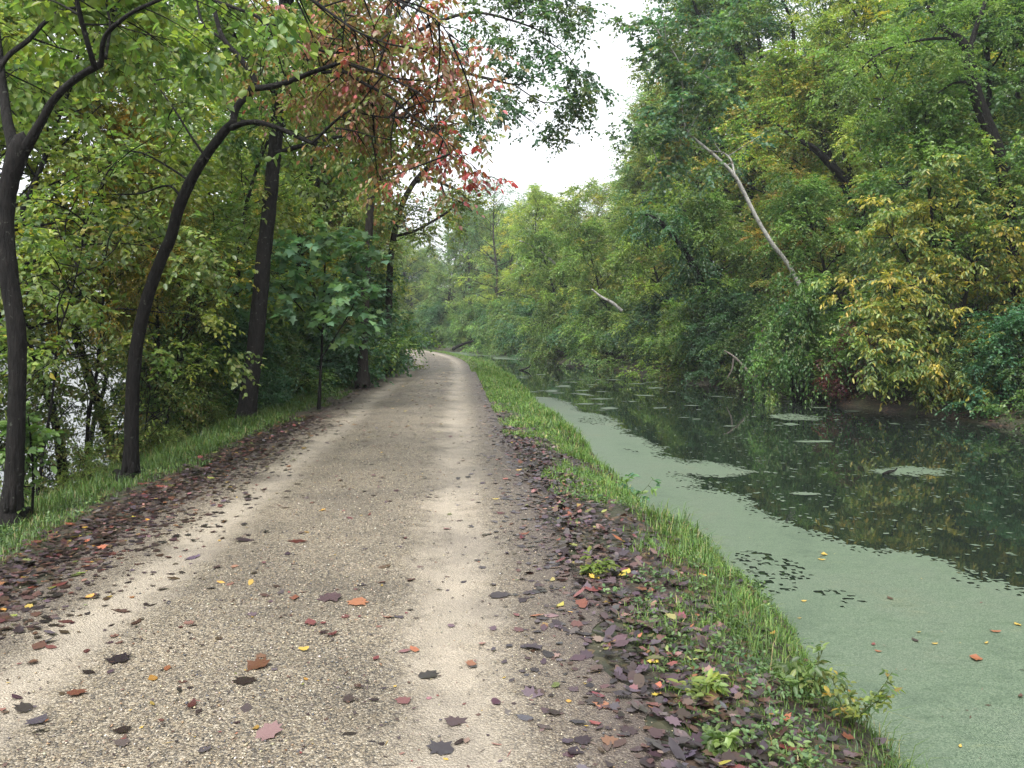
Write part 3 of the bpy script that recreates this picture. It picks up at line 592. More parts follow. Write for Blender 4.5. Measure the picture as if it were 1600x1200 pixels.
# dark-trunked trees up the right slope
YD = 24.; bd = at(1585, 470, YD + 1.5); bd[2] = float(H(bd[0], bd[1])); Dk = Hero('crooked_dark_tree', 28, bd, M_BARK, 'crooked black trunk high at the right edge behind the yellow bush')
Dk.limb([(1592, 560, 14), (1585, 470, 13), (1580, 380, 12.5), (1574, 300, 12), (1558, 232, 12), (1536, 178, 12), (1518, 122, 10.5), (1512, 80, 9), (1496, 58, 7), (1472, 42, 5), (1450, 10, 3)], YD, 0, 'trunk', 11)
d1 = Dk.limb([(1514, 110, 6), (1520, 60, 5), (1540, 0, 4), (1560, -80, 3)], YD, .8); d2 = Dk.limb([(1512, 75, 4), (1480, 60, 3), (1410, 68, 2.2), (1365, 90, 1.6), (1335, 120, 1)], YD, -1.2); d3 = Dk.limb([(1525, 128, 3), (1490, 130, 2.4), (1466, 145, 1.6)], YD, -.6)
for l, n in ((d1, 14), (d2, 20), (d3, 6)): Dk.dress(l, ((G_LIME, 4), (G_MID, 3), (G_YEL, 1)), n, .2, 1.1, nt=12, nl=13, tl=.75, L=.10, W=.05, droop=.3, flat=.45)
Dk.done((1.0, 1.1, 1.0))
YE = 36.; be = at(1345, 330, YE); be[2] = float(H(be[0], be[1])); Ek = Hero('triple_stemmed_tree', 29, be, M_BARK, 'dark tree with three splayed stems on the slope behind the sycamore')
Ek.limb([(1352, 420, 11), (1346, 335, 10), (1332, 295, 9.5), (1308, 268, 8), (1272, 232, 6), (1242, 216, 4), (1215, 195, 2)], YE, -1, 'trunk', 10)
e1 = Ek.limb([(1338, 322, 8), (1312, 280, 7.5), (1294, 240, 6.5), (1284, 205, 5), (1280, 160, 3.5), (1270, 90, 2)], YE, .6); e2 = Ek.limb([(1342, 318, 6), (1326, 260, 4.5), (1312, 215, 3.6), (1306, 165, 3), (1316, 110, 2)], YE, -.5)
for l, n in ((e1, 16), (e2, 16)): Ek.dress(l, ((G_MID, 4), (G_LIME, 2), (OLIVE, 2)), n, .45, 1.4, nt=10, nl=11, tl=.8, L=.12, W=.07)
Ek.done()
# thin dark stems high at the skyline
YF = 44.; bf = at(1195, 400, YF); bf[2] = float(H(bf[0], bf[1])); Fk = Hero('thin_ridge_tree', 30, bf, M_BARK, 'tall thin dark stemmed tree on the ridge at the top right skyline')
f1 = Fk.limb([(1200, 330, 6), (1185, 200, 5.5), (1160, 90, 5), (1120, 45, 4), (1090, 20, 3), (1080, -20, 2)], YF, 0, 'trunk', 8); f2 = Fk.limb([(1185, 190, 4), (1190, 100, 3.5), (1180, 40, 3), (1165, -10, 2)], YF, .6); f3 = Fk.limb([(1188, 205, 4), (1235, 100, 3.5), (1238, 40, 3), (1222, 0, 2)], YF, -.6)
for l in (f1, f2, f3): Fk.dress(l, ((G_BLUE, 4), (G_MID, 2)), 16, .45, 1.6, nt=8, nl=9, tl=.9, L=.14, W=.09, flat=.4)
Fk.done((1.0, 1.05, 1.1))

# yellow broad-leaved bush leaning over the water
YP = bank_y(1500) + 1.6; bp = at(1470, 600, YP); bp[2] = float(H(bp[0], bp[1])); Pw = Hero('yellow_leaved_bush', 31, bp, M_BARK, 'large bush with big drooping yellow leaves overhanging the far bank', 'bush')
PP = (((.48, .36, .06), 2.4), (G_LIME, 3.5), (G_MID, 4), (GOLD, .2), (G_YEL, 2.5)); k = 0
for pix, dy, n in [([(1455, 600, 5), (1450, 500, 4.5), (1460, 400, 4), (1455, 330, 3), (1450, 295, 2)], -.5, 20), ([(1455, 600, 5), (1430, 530, 4), (1410, 480, 3), (1390, 450, 2), (1375, 435, 1)], -1.5, 15), ([(1450, 560, 4), (1420, 520, 3), (1390, 520, 2), (1370, 530, 1)], -2, 13),
                   ([(1470, 600, 5), (1500, 500, 4), (1520, 420, 3), (1545, 390, 2), (1575, 385, 1)], -1, 15), ([(1475, 600, 4), (1530, 540, 3), (1580, 530, 2), (1630, 545, 1)], -1.6, 13), ([(1440, 480, 3), (1420, 410, 2.4), (1400, 380, 2), (1385, 360, 1)], -1, 13),
                   ([(1450, 590, 4), (1440, 550, 3), (1430, 550, 2), (1420, 555, 1)], -1.4, 9), ([(1460, 590, 4), (1500, 555, 3), (1530, 560, 2), (1560, 565, 1)], -2.2, 9), ([(1500, 500, 3), (1580, 470, 2.4), (1630, 430, 1.4)], -.5, 10), ([(1450, 430, 3), (1480, 350, 2.4), (1510, 300, 1.4)], 0, 9)]:
    l = Pw.limb(pix, YP, dy, 'trunk' if k == 0 else 'limb', 7); k += 1
    Pw.dress(l, PP, int(n * 1.6), .15, 1.15, lift=.0, shape='oval', nt=7, nl=8, tl=.5, L=.145, W=.062, droop=.3, ldroop=.7, cvar=.3)
Pw.done((1.05, 1.05, 1.0))

# ------------------------------------------------------------------ woods across the canal
def right(kind, y, ds, sc, label, cat='tree', group=None, tint=(1, 1, 1), name=None, rz=None, dz=0, sz=1.0):
    return plant(kind, name or {'tree': 'broadleaf_tree', 'bush': 'bank_bush'}[cat], float(xc(y) + sR(y) + ds), y, sc, rz, label, cat, group, tint, dz, sz)
gB = 'bushes overhanging the far bank'; LB = 'green bush overhanging the water along the far canal bank'
for (u, k, ds, sc, t) in [(1600, 'bush', 1.2, .75, (.8, .9, .8)), (1540, 'bluebush', 1.1, .7, (.8, 1, .9)), (1480, 'weedy', .8, .9, (.7, .8, .7)), (1430, 'bush', 1.2, .6, (.7, .8, .7)), (1385, 'bush', 1.0, .6, (.7, .8, .7)), (1590, 'bluebush', 4.5, 1.3, (.9, 1.1, 1.1)), (1320, 'bush', 1.4, .85, (1.1, 1.2, .9)), (1262, 'bush', 1.0, .8, (1.1, 1.25, 1.0)), (1210, 'bluebush', 1.2, .9, (1, 1, 1)), (1165, 'bush', 1.0, .9, (.9, .95, .9)),
                          (1120, 'bluebush', 1.0, 1.0, (1.05, 1.05, 1)), (1075, 'bush', .8, 1.05, (1.1, 1.1, 1)), (1040, 'bush', .9, 1.1, (1.3, 1.25, .8)), (1000, 'bluebush', 1.0, 1.2, (1, 1, 1)), (965, 'bush', 1.0, 1.2, (1, 1, 1)), (930, 'bush', 1.0, 1.25, (1.1, 1.1, .9)), (900, 'bluebush', 1.0, 1.3, (1.2, 1.2, 1.1)), (870, 'bush', 1, 1.3, (1.2, 1.2, 1)), (845, 'bush', 1, 1.3, (1.1, 1.1, 1)), (820, 'bluebush', 1, 1.4, (1.3, 1.3, 1.2)), (795, 'bush', 1, 1.5, (1.3, 1.3, 1.2)), (770, 'bush', 1, 1.5, (1.3, 1.3, 1.2))]:
    right(k, bank_y(u), ds, sc, LB, 'bush', gB, tuple(np.array(t) * (R.random() * .4 + 1.0)))
right('crimson', bank_y(1325), .35, .9, 'maroon creeper tangle dipping to the water beside the yellow bush', 'bush', None, name='maroon_creeper')
right('crimson', bank_y(1232) + 1, 1.2, 1.0, 'dull red creeper hanging below the sycamore trunk', 'bush', None, (.8, .9, .8), name='red_creeper', dz=.8)
e = right('golden', bank_y(1040), 1.4, .42, 'yellowing low tree beside the snag, drooping to the canal', 'tree', None, (1.2, 1.05, .9), name='yellowing_tree')
gT = 'trees leaning over the far bank'; LT = 'leafy green tree leaning toward the water from the far bank'
for (u, k, ds, sc, t, rz) in [(1570, 'dark', 5, .8, (1.0, 1.1, .9), None), (1350, 'leaning', 4, .9, (1, 1.1, 1), .2), (1230, 'leaning', 3, .75, (1.1, 1.2, 1.1), -.2), (1160, 'turning', 3, .75, (1, 1, 1), None), (1085, 'leaning', 2.5, .85, (1.0, 1.05, 1.0), .3), (1010, 'leaning', 2.5, .9, (1.35, 1.25, .9), 0), (960, 'turning', 3, .85, (1.2, 1.2, 1), None),
                              (925, 'leaning', 2.5, 1.0, (1.2, 1.2, 1), .2), (890, 'golden', 3, .9, (1.1, 1.1, 1), None), (862, 'leaning', 2.5, 1.1, (1.3, 1.3, 1.1), .1), (835, 'maple', 3, .75, (1.2, 1.2, 1), None), (812, 'maple', 3.5, 1.08, (1.4, 1.3, 1.1), 0), (790, 'locust', 3, 1.05, (1.2, 1.2, 1.1), None), (768, 'locust', 3.5, 1.1, (1.4, 1.35, 1.2), 0)]:
    right(k, bank_y(u), ds, sc, LT, 'tree', gT, tuple(np.array(t) * [1.25, 1.22, 1.05]), rz=rz)
for y_, ds_, k_ in ((49, 4.2, 'airy'), (56, 5.6, 'locust'), (62, 5.2, 'maple')): right(k_, y_, ds_, {49: 1.4, 56: 1.3, 62: 1.05}[y_], {49: 'very tall airy tree at the skyline left of the pale sycamore', 56: 'very tall yellow green tree edging the sky gap', 62: 'tall green tree lowest along the right side of the sky gap'}[y_], 'tree', None, (1.15, 1.15, 1.0))
gH = 'trees on the wooded slope'; LH = 'tall broadleaf tree on the wooded slope across the canal'
kinds = ['maple', 'locust', 'turning', 'dark', 'golden', 'maple', 'turning', 'locust', 'airy']; n = 0
for row, (d0, ysr) in enumerate([(6.0, np.arange(18, 105, 3.8)), (11, np.arange(15, 95, 4.4)), (17, np.arange(14, 90, 5.2)), (25, np.arange(14, 95, 6.0)), (34, np.arange(14, 80, 8.0))]):
    for y in ysr:
        k = kinds[(n * 4 + row) % 9]; n += 1; y = float(y + R.normal() * .8); t = (1.15 + .75 * R.random()) * (np.array([1.1, 1.0, .85]) + (R.random(3) - .5) * [.36, .1, .3])
        if k in ('golden', 'turning'): t = t * [.78, 1.02, 1.1]
        right(k, y, d0 + R.normal() * 1.0, (.95 + .3 * R.random()) * (1.2 if 38 < y < 58 else .98 if y >= 58 and row < 2 else 1), LH, 'tree', gH, tuple(t + [.0, .05, -.02]))
for y in np.arange(88, 150, 3.2): right(['bush', 'bluebush'][int(y) % 2], float(y), 1.5 + R.random() * 2, 1.3 + .5 * R.random(), 'bush on the low far bank at the canal bend', 'bush', 'bushes at the far bend', (1.3, 1.35, 1.2))
# woods closing the view at the far bend
for u_, y_, k_, s_, l_ in ((772, 92, 'airy', 1.25, 'thin crowned tall tree closing the low end of the sky gap'), (735, 108, 'airy', 1.3, 'pale tall tree in the middle of the view over the far bend')): plant(k_, 'broadleaf_tree', (u_ - CX) / F * y_, y_, s_, None, l_, 'tree', None, (1.2, 1.2, 1.1))
gF = 'trees at the far bend'; LF = 'hazy tree standing at the far bend of the canal'
for i, (u, y) in enumerate([(560, 128), (600, 140), (628, 135), (648, 150), (668, 138), (690, 146), (708, 140), (728, 150), (748, 138), (765, 128), (785, 118), (640, 175), (680, 180), (720, 178), (760, 165), (600, 170), (800, 150), (840, 140), (615, 118), (655, 125), (735, 122), (700, 128), (675, 160), (745, 165), (775, 112), (720, 112)]):
    x = (u - CX) / F * y; plant(['maple', 'airy', 'dark', 'golden', 'locust'][i % 5], 'broadleaf_tree', x, y, .0 + (1.2 + .4 * R.random()), None, LF, 'tree', gF, (1.1, 1.15, 1.05))

# ------------------------------------------------------------------ woods between path and river
def left(kind, y, s, sc, label, cat='tree', group=None, tint=(1, 1, 1), name=None, sz=1.0, rz=None):
    return plant(kind, name or {'tree': 'broadleaf_tree', 'bush': 'verge_bush'}[cat], float(xc(y) + s), y, sc, rz, label, cat, group, tint, 0, sz)
gL = 'trees on the river bank'; LL = 'leafy tree on the bank between the towpath and the river'
lk_ = ['tall_maple', 'tall_yellow', 'tall_maple', 'maple', 'turning', 'golden']; n = 0
for d0, ysr in ((-5.8, np.arange(11.5, 34, 3.4)), (-8.8, np.arange(9, 44, 4.4)), (-4.8, np.arange(27, 52, 4.2)), (-8.2, np.arange(42, 110, 4.6))):
    for y in ysr:
        t = (1.15 + .4 * R.random()) * (np.array([1.05, 1.0, .85]) + (R.random(3) - .5) * [.3, .1, .3]); left(lk_[n % 3 if y < 27 else n % 6], float(y + R.normal() * .7), d0 + R.normal() * .5, .72 + .28 * R.random(), LL, 'tree', gL, tuple(t)); n += 1
gU = 'undergrowth along the left verge'; LU = 'tangled green bush growing at the edge of the left verge'
for i, (y, s) in enumerate([(17.5, -4.6), (19.5, -4.4), (21, -4.6), (22, -3.9), (23, -4.4), (25.5, -4.6), (28, -4.2), (31, -4.0), (34, -4.1), (37.5, -3.9), (41, -3.8), (45, -3.8), (50, -3.8), (55, -5.0), (61, -5.8), (68, -6.5), (76, -7.5), (85, -8)]):
    left(['bush', 'bluebush', 'weedy'][i % 3], y, s, (.8 + .5 * R.random() if i > 3 else .65), LU, 'bush', gU, (1.2, 1.25, 1.15))
gS = 'thin saplings above the river'; LS = 'thin dark sapling between the towpath verge and the river'
for i in range(18):
    y = 9.5 + 18 * R.random(); left('sapling', float(y), float(-4.0 - 4.2 * R.random()), .7 + .6 * R.random(), LS, 'tree', gS, (1, 1.05, .9), 'sapling')
left('tall_yellow', 44, -3.5, .95, 'yellow green tree leaning over the path at the left of the bend', 'tree', None, (1.2, 1.2, 1.1)); left('tall_maple', 52, -4.2, .95, 'tall leafy tree just before the path bends out of sight', 'tree', None, (1.2, 1.2, 1.1))
left('tall_maple', 30, -4.6, 1.25, 'tall green tree filling the gap behind the red dogwood crown', 'tree', None, (1.1, 1.15, 1.0)); left('tall_yellow', 37, -4.3, 1.35, 'tall yellow green tree behind the tip of the red dogwood crown', 'tree', None, (1.15, 1.15, 1.0))
for y, s_, k_, sc_, t_ in ((14.5, -5.6, 'tall_yellow', .42, (1.5, 1.0, .8)), (16.5, -5.2, 'tall_yellow', .40, (1.5, 1.1, .8)), (19.5, -4.9, 'bluebush', .95, (1.2, 1.3, 1.3)), (21.5, -4.2, 'bush', .9, (1.2, 1.25, 1.1)), (24, -4.0, 'bluebush', 1.1, (1.25, 1.3, 1.3)), (27, -3.8, 'bush', 1.15, (1.2, 1.25, 1.1)), (31, -3.7, 'bluebush', 1.3, (1.25, 1.3, 1.2)), (36, -3.6, 'bush', 1.3, (1.3, 1.3, 1.0))):
    left(k_, y, s_, sc_, 'leafy shrub under the left trees', 'bush', 'shrubs under the left trees', t_, 'understory_shrub', 1.6 if k_ == 'tall_yellow' else 1.0)
for i in range(16):
    y = 6.5 + 16 * R.random(); left('weedy', float(y), float(-3.5 - .9 * R.random()), .16 + .22 * R.random(), 'low weed tuft in the rough grass of the left verge', 'bush', 'weed tufts on the left verge', (1.0, 1.15, .9), 'weed_tuft')
for i in range(9):
    y = 9 + 12 * R.random() ** 1.2; left('weedy', float(y), float(-4.3 - 3.0 * R.random()), .45 + .5 * R.random(), 'stemmy weed clump on the slope below the left verge', 'bush', 'weed clumps on the river slope', (1.0, 1.1, .95), 'weed_clump', 1.3)
e = left('tall_yellow', 18.5, -5.6, .5, 'small tree with yellow and orange leaves between the leaning and straight trunks', 'tree', None, (1.5, 1.0, .75), 'yellow_understory_tree')

# maple sapling with big blue-green leaves
yb = 17.5; bb = at(500, 600, yb); bb[2] = float(H(bb[0], bb[1])); Mp = Hero('striped_maple_sapling', 41, bb, M_BARK, 'young maple with big blue-green lobed leaves right of the straight trunk', rs=.6)
for i, pix in enumerate([[(498, 640, 4), (502, 560, 3.4), (506, 480, 3), (508, 400, 2), (510, 360, 1)], [(502, 560, 2), (540, 500, 1.6), (565, 450, 1)], [(504, 520, 2), (460, 470, 1.6), (435, 440, 1)], [(506, 470, 2), (535, 430, 1.4), (550, 400, 1)], [(505, 500, 2), (480, 430, 1.4), (465, 390, 1)]]):
    l = Mp.limb(pix, yb, -.8 if i else 0, 'trunk' if i == 0 else 'limb', 6); Mp.dress(l, ((G_BLUE, 4), (G_MID, 2)), 12, .25, .5, shape='maple', nt=4, nl=5, tl=.45, L=.19, W=.19, droop=.2, ldroop=.25)
Mp.done((1.7, 1.65, 1.5))
# leafy sprig in front of the nearest trunk
sb = gnd(52, 800, -.08); Sp = Hero('leafy_sapling', 42, sb, M_BARK, 'small bright green leafy sapling at the foot of the nearest trunk', 'plant')
for i, pix in enumerate([[(50, 808, 3), (52, 740, 2.4), (48, 690, 2), (44, 650, 1)], [(52, 740, 1.6), (25, 700, 1.3), (8, 690, 1)], [(50, 720, 1.6), (20, 665, 1)], [(52, 760, 1.4), (25, 760, 1)], [(51, 730, 1.4), (70, 690, 1)]]):
    l = Sp.limb(pix, float(sb[1]), -.15, 'stem' if i == 0 else 'twig', 5); Sp.dress(l, ((G_LIME, 3), (G_MID, 4)), 5, .35, .10, shape='oval', nt=3, nl=5, tl=.2, L=.095, W=.055, twig=.0015, ldroop=.15)
Sp.done((1.05, 1.15, 1.0))

# far woods across the river, one mass
rng = np.random.default_rng(77); ffo = Foliage(rng); cs = []
for i in range(900):
    y = -20 + 330 * rng.random(); s = -118 - 16 * rng.random(); x = float(xc(min(y, 150))) + s; cs.append((x, y, -2 + 15 * rng.random() ** 1.2 * (.7 + .3 * math.sin(y * .3))))
ffo.sprays(np.array(cs), (0, 0, 1), ((G_BLUE, 3), (G_MID, 3), (OLIVE, 2)), nt=8, tl=2.0, nl=6, L=.9, W=.7)
tag(obj('far_woods', ffo.mesh('far_woods')), 'far wooded bank across the bright river on the left', 'woods', kind='stuff')

# ------------------------------------------------------------------ grass
def blades(x, y, h, w, lean, col, rng, z=None):
    n = len(x); z = H(x, y) if z is None else z; a = rng.random(n) * 6.28; d = np.stack([np.cos(a), np.sin(a), 0 * a], -1); sd = np.stack([-np.sin(a), np.cos(a), 0 * a], -1)
    P = np.stack([x, y, z - .01], -1); up = np.array([0, 0, 1.0]); h = h[:, None]; w = w[:, None]; lean = lean[:, None]
    v = [P - sd * w, P + sd * w]
    m1 = P + up * h * .55 + d * lean * h * .25; v += [m1 - sd * w * .8, m1 + sd * w * .8]
    v += [P + up * h * (.95 - lean * .35) + d * lean * h * .85]
    V = np.stack(v, 1).reshape(-1, 3); b = np.arange(n)[:, None] * 5
    return V, b + [[0, 1, 3, 2]], b + [[2, 3, 4]], np.repeat(col, 5, 0)
rng = np.random.default_rng(5); VV = []; QQ = []; TT = []; CC = []; nv = 0
GP = (((.085, .16, .03), 4), ((.12, .19, .035), 3), ((.06, .12, .025), 3), ((.24, .21, .09), .9), ((.06, .12, .05), 1))
for side, n, y0, y1, slo, shi in (('r', 46000, 2.2, 13, 1.9, 3.5), ('r', 52000, 12, 36, 1.7, 3.45), ('r', 26000, 34, 110, 1.5, 3.5), ('l', 40000, 4.2, 16, -4.6, -2.05), ('l', 40000, 15, 46, -4.2, -1.85), ('l', 12000, 44, 95, -4.6, -1.6)):
    y = y0 + (y1 - y0) * rng.random(n) ** 1.25; s = slo + (shi - slo) * rng.random(n); x = xc(y) + s
    g = fbm(x * 1.3, y * 1.3, 15, 4) + .12 * (rng.random(n) - .5)
    if side == 'r': thr = np.interp(s, [1.6, 2.1, 2.6, 3.0], [.28, .14, .0, -.16]) - np.interp(y, [3, 6, 12, 22, 40], [.12, .0, .13, .36, .5])
    else: thr = np.interp(s, [-4.4, -3.2, -2.5, -2.1], [-.05, -.3, -.2, .12]) - np.interp(y, [10, 20], [0, .15])
    k = g > thr; x, y, s, g = x[k], y[k], s[k], g[k]; n = len(x)
    hs = (.05 + .10 * rng.random(n) ** 1.8) * np.interp(y, [3, 14, 30], [.62, .95, 1.4]) * (.6 + 1.3 * np.clip(fbm(x * 2.6, y * 2.6, 207, 3) + .3, 0, 1)) * (np.interp(s, [1.6, 2.4, 3.1], [.7, 1.0, 1.5]) if side == 'r' else np.interp(s, [-4, -3, -2.2], [3.2, 2.1, .9]))
    w = np.clip(.0016 + .00022 * y, .0018, .012) * (.7 + .6 * rng.random(n)); ln = .25 + .9 * rng.random(n)
    cl = palette(GP, n, rng) * (.9 + .5 * np.clip(g + .2, 0, .6))[:, None] * (np.interp(y, [4, 11], [.9, 1.3])[:, None] if side == 'r' else .8)
    a, q, t, c = blades(x, y, hs, w, ln, cl, rng); VV.append(a); QQ.append(q + nv); TT.append(t + nv); CC.append(c); nv += len(a)
n = 9000; y = 2.2 + 26 * rng.random(n) ** 1.5; s_ = 2.6 + .8 * rng.random(n); x = xc(y) + s_; kk = fbm(x * 2.2, y * 2.2, 203, 3) > .04; x, y = x[kk], y[kk]; n = len(x)
a, q, t, c = blades(x, y, .14 + .22 * rng.random(n) ** 2, np.clip(.0016 + .0002 * y, .0018, .006), .6 + .9 * rng.random(n), palette(GP, n, rng) * np.interp(y, [4, 11], [.75, 1.1])[:, None], rng); VV.append(a); QQ.append(q + nv); TT.append(t + nv); CC.append(c); nv += len(a)
tag(obj('grass', make_mesh('grass', np.concatenate(VV), [np.concatenate(QQ), np.concatenate(TT)], M_GRASS, col=np.concatenate(CC))), 'rough green grass on the verges either side of the towpath', 'grass', kind='stuff')
# low broad-leaved ground cover in the grass
gc = Foliage(np.random.default_rng(6)); n = 1700; y = 2.4 + 22 * rng.random(n) ** 1.5; lf = rng.random(n) < .45; s = np.where(lf, -2.3 - 1.9 * rng.random(n), 1.9 + 1.5 * rng.random(n) ** .8); x = xc(y) + s
k = (fbm(x * 1.1, y * 1.1, 44, 3) > -.02) | (s > 3.0); x, y = x[k], y[k]
gc.sprays(np.stack([x, y, H(x, y) + .03], -1), (0, 0, .4), ((G_MID, 4), (G_LIME, 1), (G_DARK, 2)), nt=4, tl=.10, nl=4, L=.03, W=.017, droop=.2, flat=.5, ldroop=0, shape='oval')
tag(obj('ground_cover', gc.mesh('ground_cover', mats=M_GRASS)), 'low broad leaved weeds scattered through the verge grass', 'ground cover', kind='stuff')
# individual weeds on the bank
def weed(name, u, v, z, label, hgt, n, L, W, pal, seed, tint=(1, 1, 1), shape='oval', lean=.35):
    b = gnd(u, v, z); b[2] = float(H(b[0], b[1])); h = Hero(name, seed, b, M_GRASS_STEM, label, 'plant')
    for i in range(n):
        a = i * 2.4; d = np.array([math.cos(a) * lean, math.sin(a) * lean, 1.0]); l = curve(b, d, hgt * (.6 + .5 * h.rng.random()), h.rng, 6, .2)
        h.wood(l, np.linspace(.004, .0015, 6), 'stem', 4, 0); h.dress(l, pal, 5, .3, L * .6, shape=shape, nt=2, nl=3, tl=L * .8, L=L, W=W, ldroop=.2)
    return h.done(tint)
M_GRASS_STEM = bark_mat('green_stem', (.09, .12, .04), (.05, .07, .025))
weed('tall_weed', 985, 752, -.25, 'tall pale weed standing at the duckweed edge midway along the bank', .62, 4, .10, .05, ((G_BLUE, 3), (G_LIME, 2)), 61, (1.2, 1.3, 1.3))
weed('broadleaf_weed', 1120, 1172, -.03, 'broad leaved weed among wet leaves near the bottom edge', .07, 4, .05, .03, ((G_LIME, 3), (G_MID, 2)), 62, lean=1.0)
weed('grass_tuft_weed', 1098, 1092, -.03, 'bright lime weed tuft with one pale oval leaf in leaf litter', .09, 4, .06, .025, ((G_LIME, 3), (G_YEL, 2)), 63, lean=.8)
weed('lime_weed', 930, 900, -.03, 'lime green weed rosette at the path edge among purple leaves', .09, 5, .065, .03, ((G_LIME, 3), (G_YEL, 2)), 64, lean=1.0)
weed('bank_weed', 1262, 1095, -.2, 'leafy weed leaning over the bank edge above the duckweed', .28, 5, .05, .025, ((G_MID, 3), (G_LIME, 2), (OLIVE, 1)), 65, lean=.7)
weed('seeding_weed', 1330, 1160, -.3, 'wispy weed with yellowing tips at the bottom right bank', .30, 6, .045, .02, ((G_MID, 3), (G_YEL, 2), (GOLD, .5)), 66, lean=.7)

# ------------------------------------------------------------------ fallen leaves
MAPLE = np.array([(-.60, 0), (-.46, .36), (-.52, .62), (-.14, .58), (.02, .84), (.30, .52), (.60, .60), (.58, .30), (.95, 0), (.58, -.30), (.60, -.60), (.30, -.52), (.02, -.84), (-.14, -.58), (-.52, -.62), (-.46, -.36)])
OVAL = np.array([(-1.0, 0), (-.6, .32), (-.1, .52), (.4, .42), (.8, .16), (1.0, 0), (.8, -.16), (.4, -.42), (-.1, -.52), (-.6, -.32)])
def leaf_geo(x, y, size, ang, kind, rng, curl):
    ol = MAPLE if kind else OVAL; q = ol * size * (1 + (rng.random((len(ol), 1)) - .5) * .42) * [1, .7 + .5 * rng.random()]
    c, s = math.cos(ang), math.sin(ang); P = np.stack([q[:, 0] * c - q[:, 1] * s, q[:, 0] * s + q[:, 1] * c], -1)
    rr = np.linalg.norm(ol, axis=1); z = size * curl * (rr ** 2) * (.35 + .65 * rng.random(len(ol))) + size * rng.normal() * .12 * ol[:, 1]
    V = np.vstack([[0, 0, 0.0], np.column_stack([P, z])]); V[:, 2] -= V[:, 2].min()
    return V, len(ol)
LP = [((.034, .022, .024), 6, 'dark purple-brown'), ((.068, .050, .056), 4, 'greyish purple'), ((.062, .036, .028), 4.5, 'brown'), ((.12, .035, .034), .55, 'dark red'), ((.19, .075, .038), .35, 'rusty orange'), ((.16, .09, .075), .8, 'pinkish brown'), ((.34, .23, .05), .16, 'yellow'), ((.16, .17, .05), .2, 'green')]
rng = np.random.default_rng(91); L_ = []       # x, y, size, colour index, kind
def scat(n, y0, y1, sm, sd, pw=1.2, size=(.012, .050), w=None):
    y = y0 + (y1 - y0) * rng.random(n) ** pw; s = sm + rng.normal(size=n) * sd
    p = np.array([l[1] for l in LP]) if w is None else np.array(w); ci = rng.choice(len(LP), n, p=p / p.sum())
    for a, b, c in zip(xc(y) + s, y, ci): L_.append((a, b, size[0] + (size[1] - size[0]) * rng.random() ** 1.5, int(c), rng.random() < .55, None))
scat(5600, 2.2, 14, 2.0, .27); scat(2600, 12, 42, 1.8, .2); scat(2000, 2.4, 15, 2.75, .33); scat(5400, 4.2, 16, -1.95, .25); scat(1700, 4.2, 15, -1.6, .33); scat(900, 40, 85, 1.75, .18, 1.0, (.04, .09)); scat(900, 40, 85, -1.75, .18, 1.0, (.04, .09)); scat(500, 18, 60, .1, .8, 1.0, (.03, .06), [1, 1, 2, .6, 1, 1, 4, .2]); scat(2200, 14, 48, -1.72, .18); scat(500, 5, 20, -2.8, .5)
scat(430, 2.4, 14, 0, .95, 1.1, (.012, .042), [5, 3, 4, 2, .5, 2, .4, .1]); scat(700, 12, 45, 0, .9, 1.0, (.025, .045), [2, 2, 2, 1, 1.5, 1, 2.5, .2]); scat(120, 2.4, 8, 1.5, .25); scat(140, 3.5, 10, -1.5, .25)
for (u, v, w, ci, kd) in [(120, 1083, 20, 4, 1), (400, 1048, 24, 4, 1), (420, 1152, 30, 5, 1), (560, 944, 28, 4, 1), (516, 938, 28, 1, 1), (460, 940, 16, 4, 0), (668, 1054, 22, 1, 1), (710, 1122, 24, 1, 1), (690, 1166, 30, 1, 1), (630, 1094, 18, 5, 1), (648, 1014, 12, 4, 0), (736, 1034, 16, 4, 1), (780, 930, 20, 0, 1), (642, 907, 14, 3, 0),
                          (608, 967, 12, 4, 0), (486, 978, 20, 3, 0), (518, 996, 13, 3, 0), (545, 1150, 14, 0, 0), (835, 1012, 24, 1, 1), (832, 1085, 26, 1, 1), (820, 1122, 18, 1, 0), (185, 1031, 26, 0, 1), (135, 1014, 10, 3, 0), (262, 1048, 10, 4, 0), (80, 1008, 11, 3, 0), (60, 1008, 18, 2, 0), (60, 1125, 22, 1, 1), (62, 1142, 18, 0, 1), (36, 1106, 22, 1, 1), (190, 1146, 20, 0, 1), (320, 1180, 16, 1, 0),
                          (382, 1072, 22, 0, 1), (300, 1108, 14, 3, 0), (252, 1132, 6, 3, 0), (92, 914, 14, 3, 0), (192, 952, 18, 2, 0), (212, 972, 14, 2, 0), (345, 912, 9, 6, 0), (392, 914, 11, 6, 0), (140, 932, 10, 6, 0), (475, 1020, 10, 6, 0), (478, 1066, 7, 6, 0), (238, 1105, 8, 6, 0), (400, 1145, 8, 6, 0), (875, 946, 11, 6, 0), (852, 975, 9, 6, 0), (838, 962, 12, 4, 0), (862, 962, 12, 5, 0), (930, 1130, 13, 3, 0), (205, 808, 11, 6, 0), (110, 815, 12, 4, 0), (135, 824, 8, 6, 0), (165, 838, 13, 4, 0),
                          (465, 850, 16, 3, 0), (600, 888, 14, 2, 0), (380, 845, 18, 0, 0), (300, 870, 14, 1, 0), (1115, 1066, 13, 6, 0), (1110, 1042, 16, 5, 1), (925, 920, 20, 3, 1), (905, 932, 16, 5, 0), (1020, 1000, 22, 1, 1)]:
    p = gnd(u, v, .01); L_.append((p[0], p[1], w / F * p[1] * 1.0, ci, bool(kd), (u, v)))
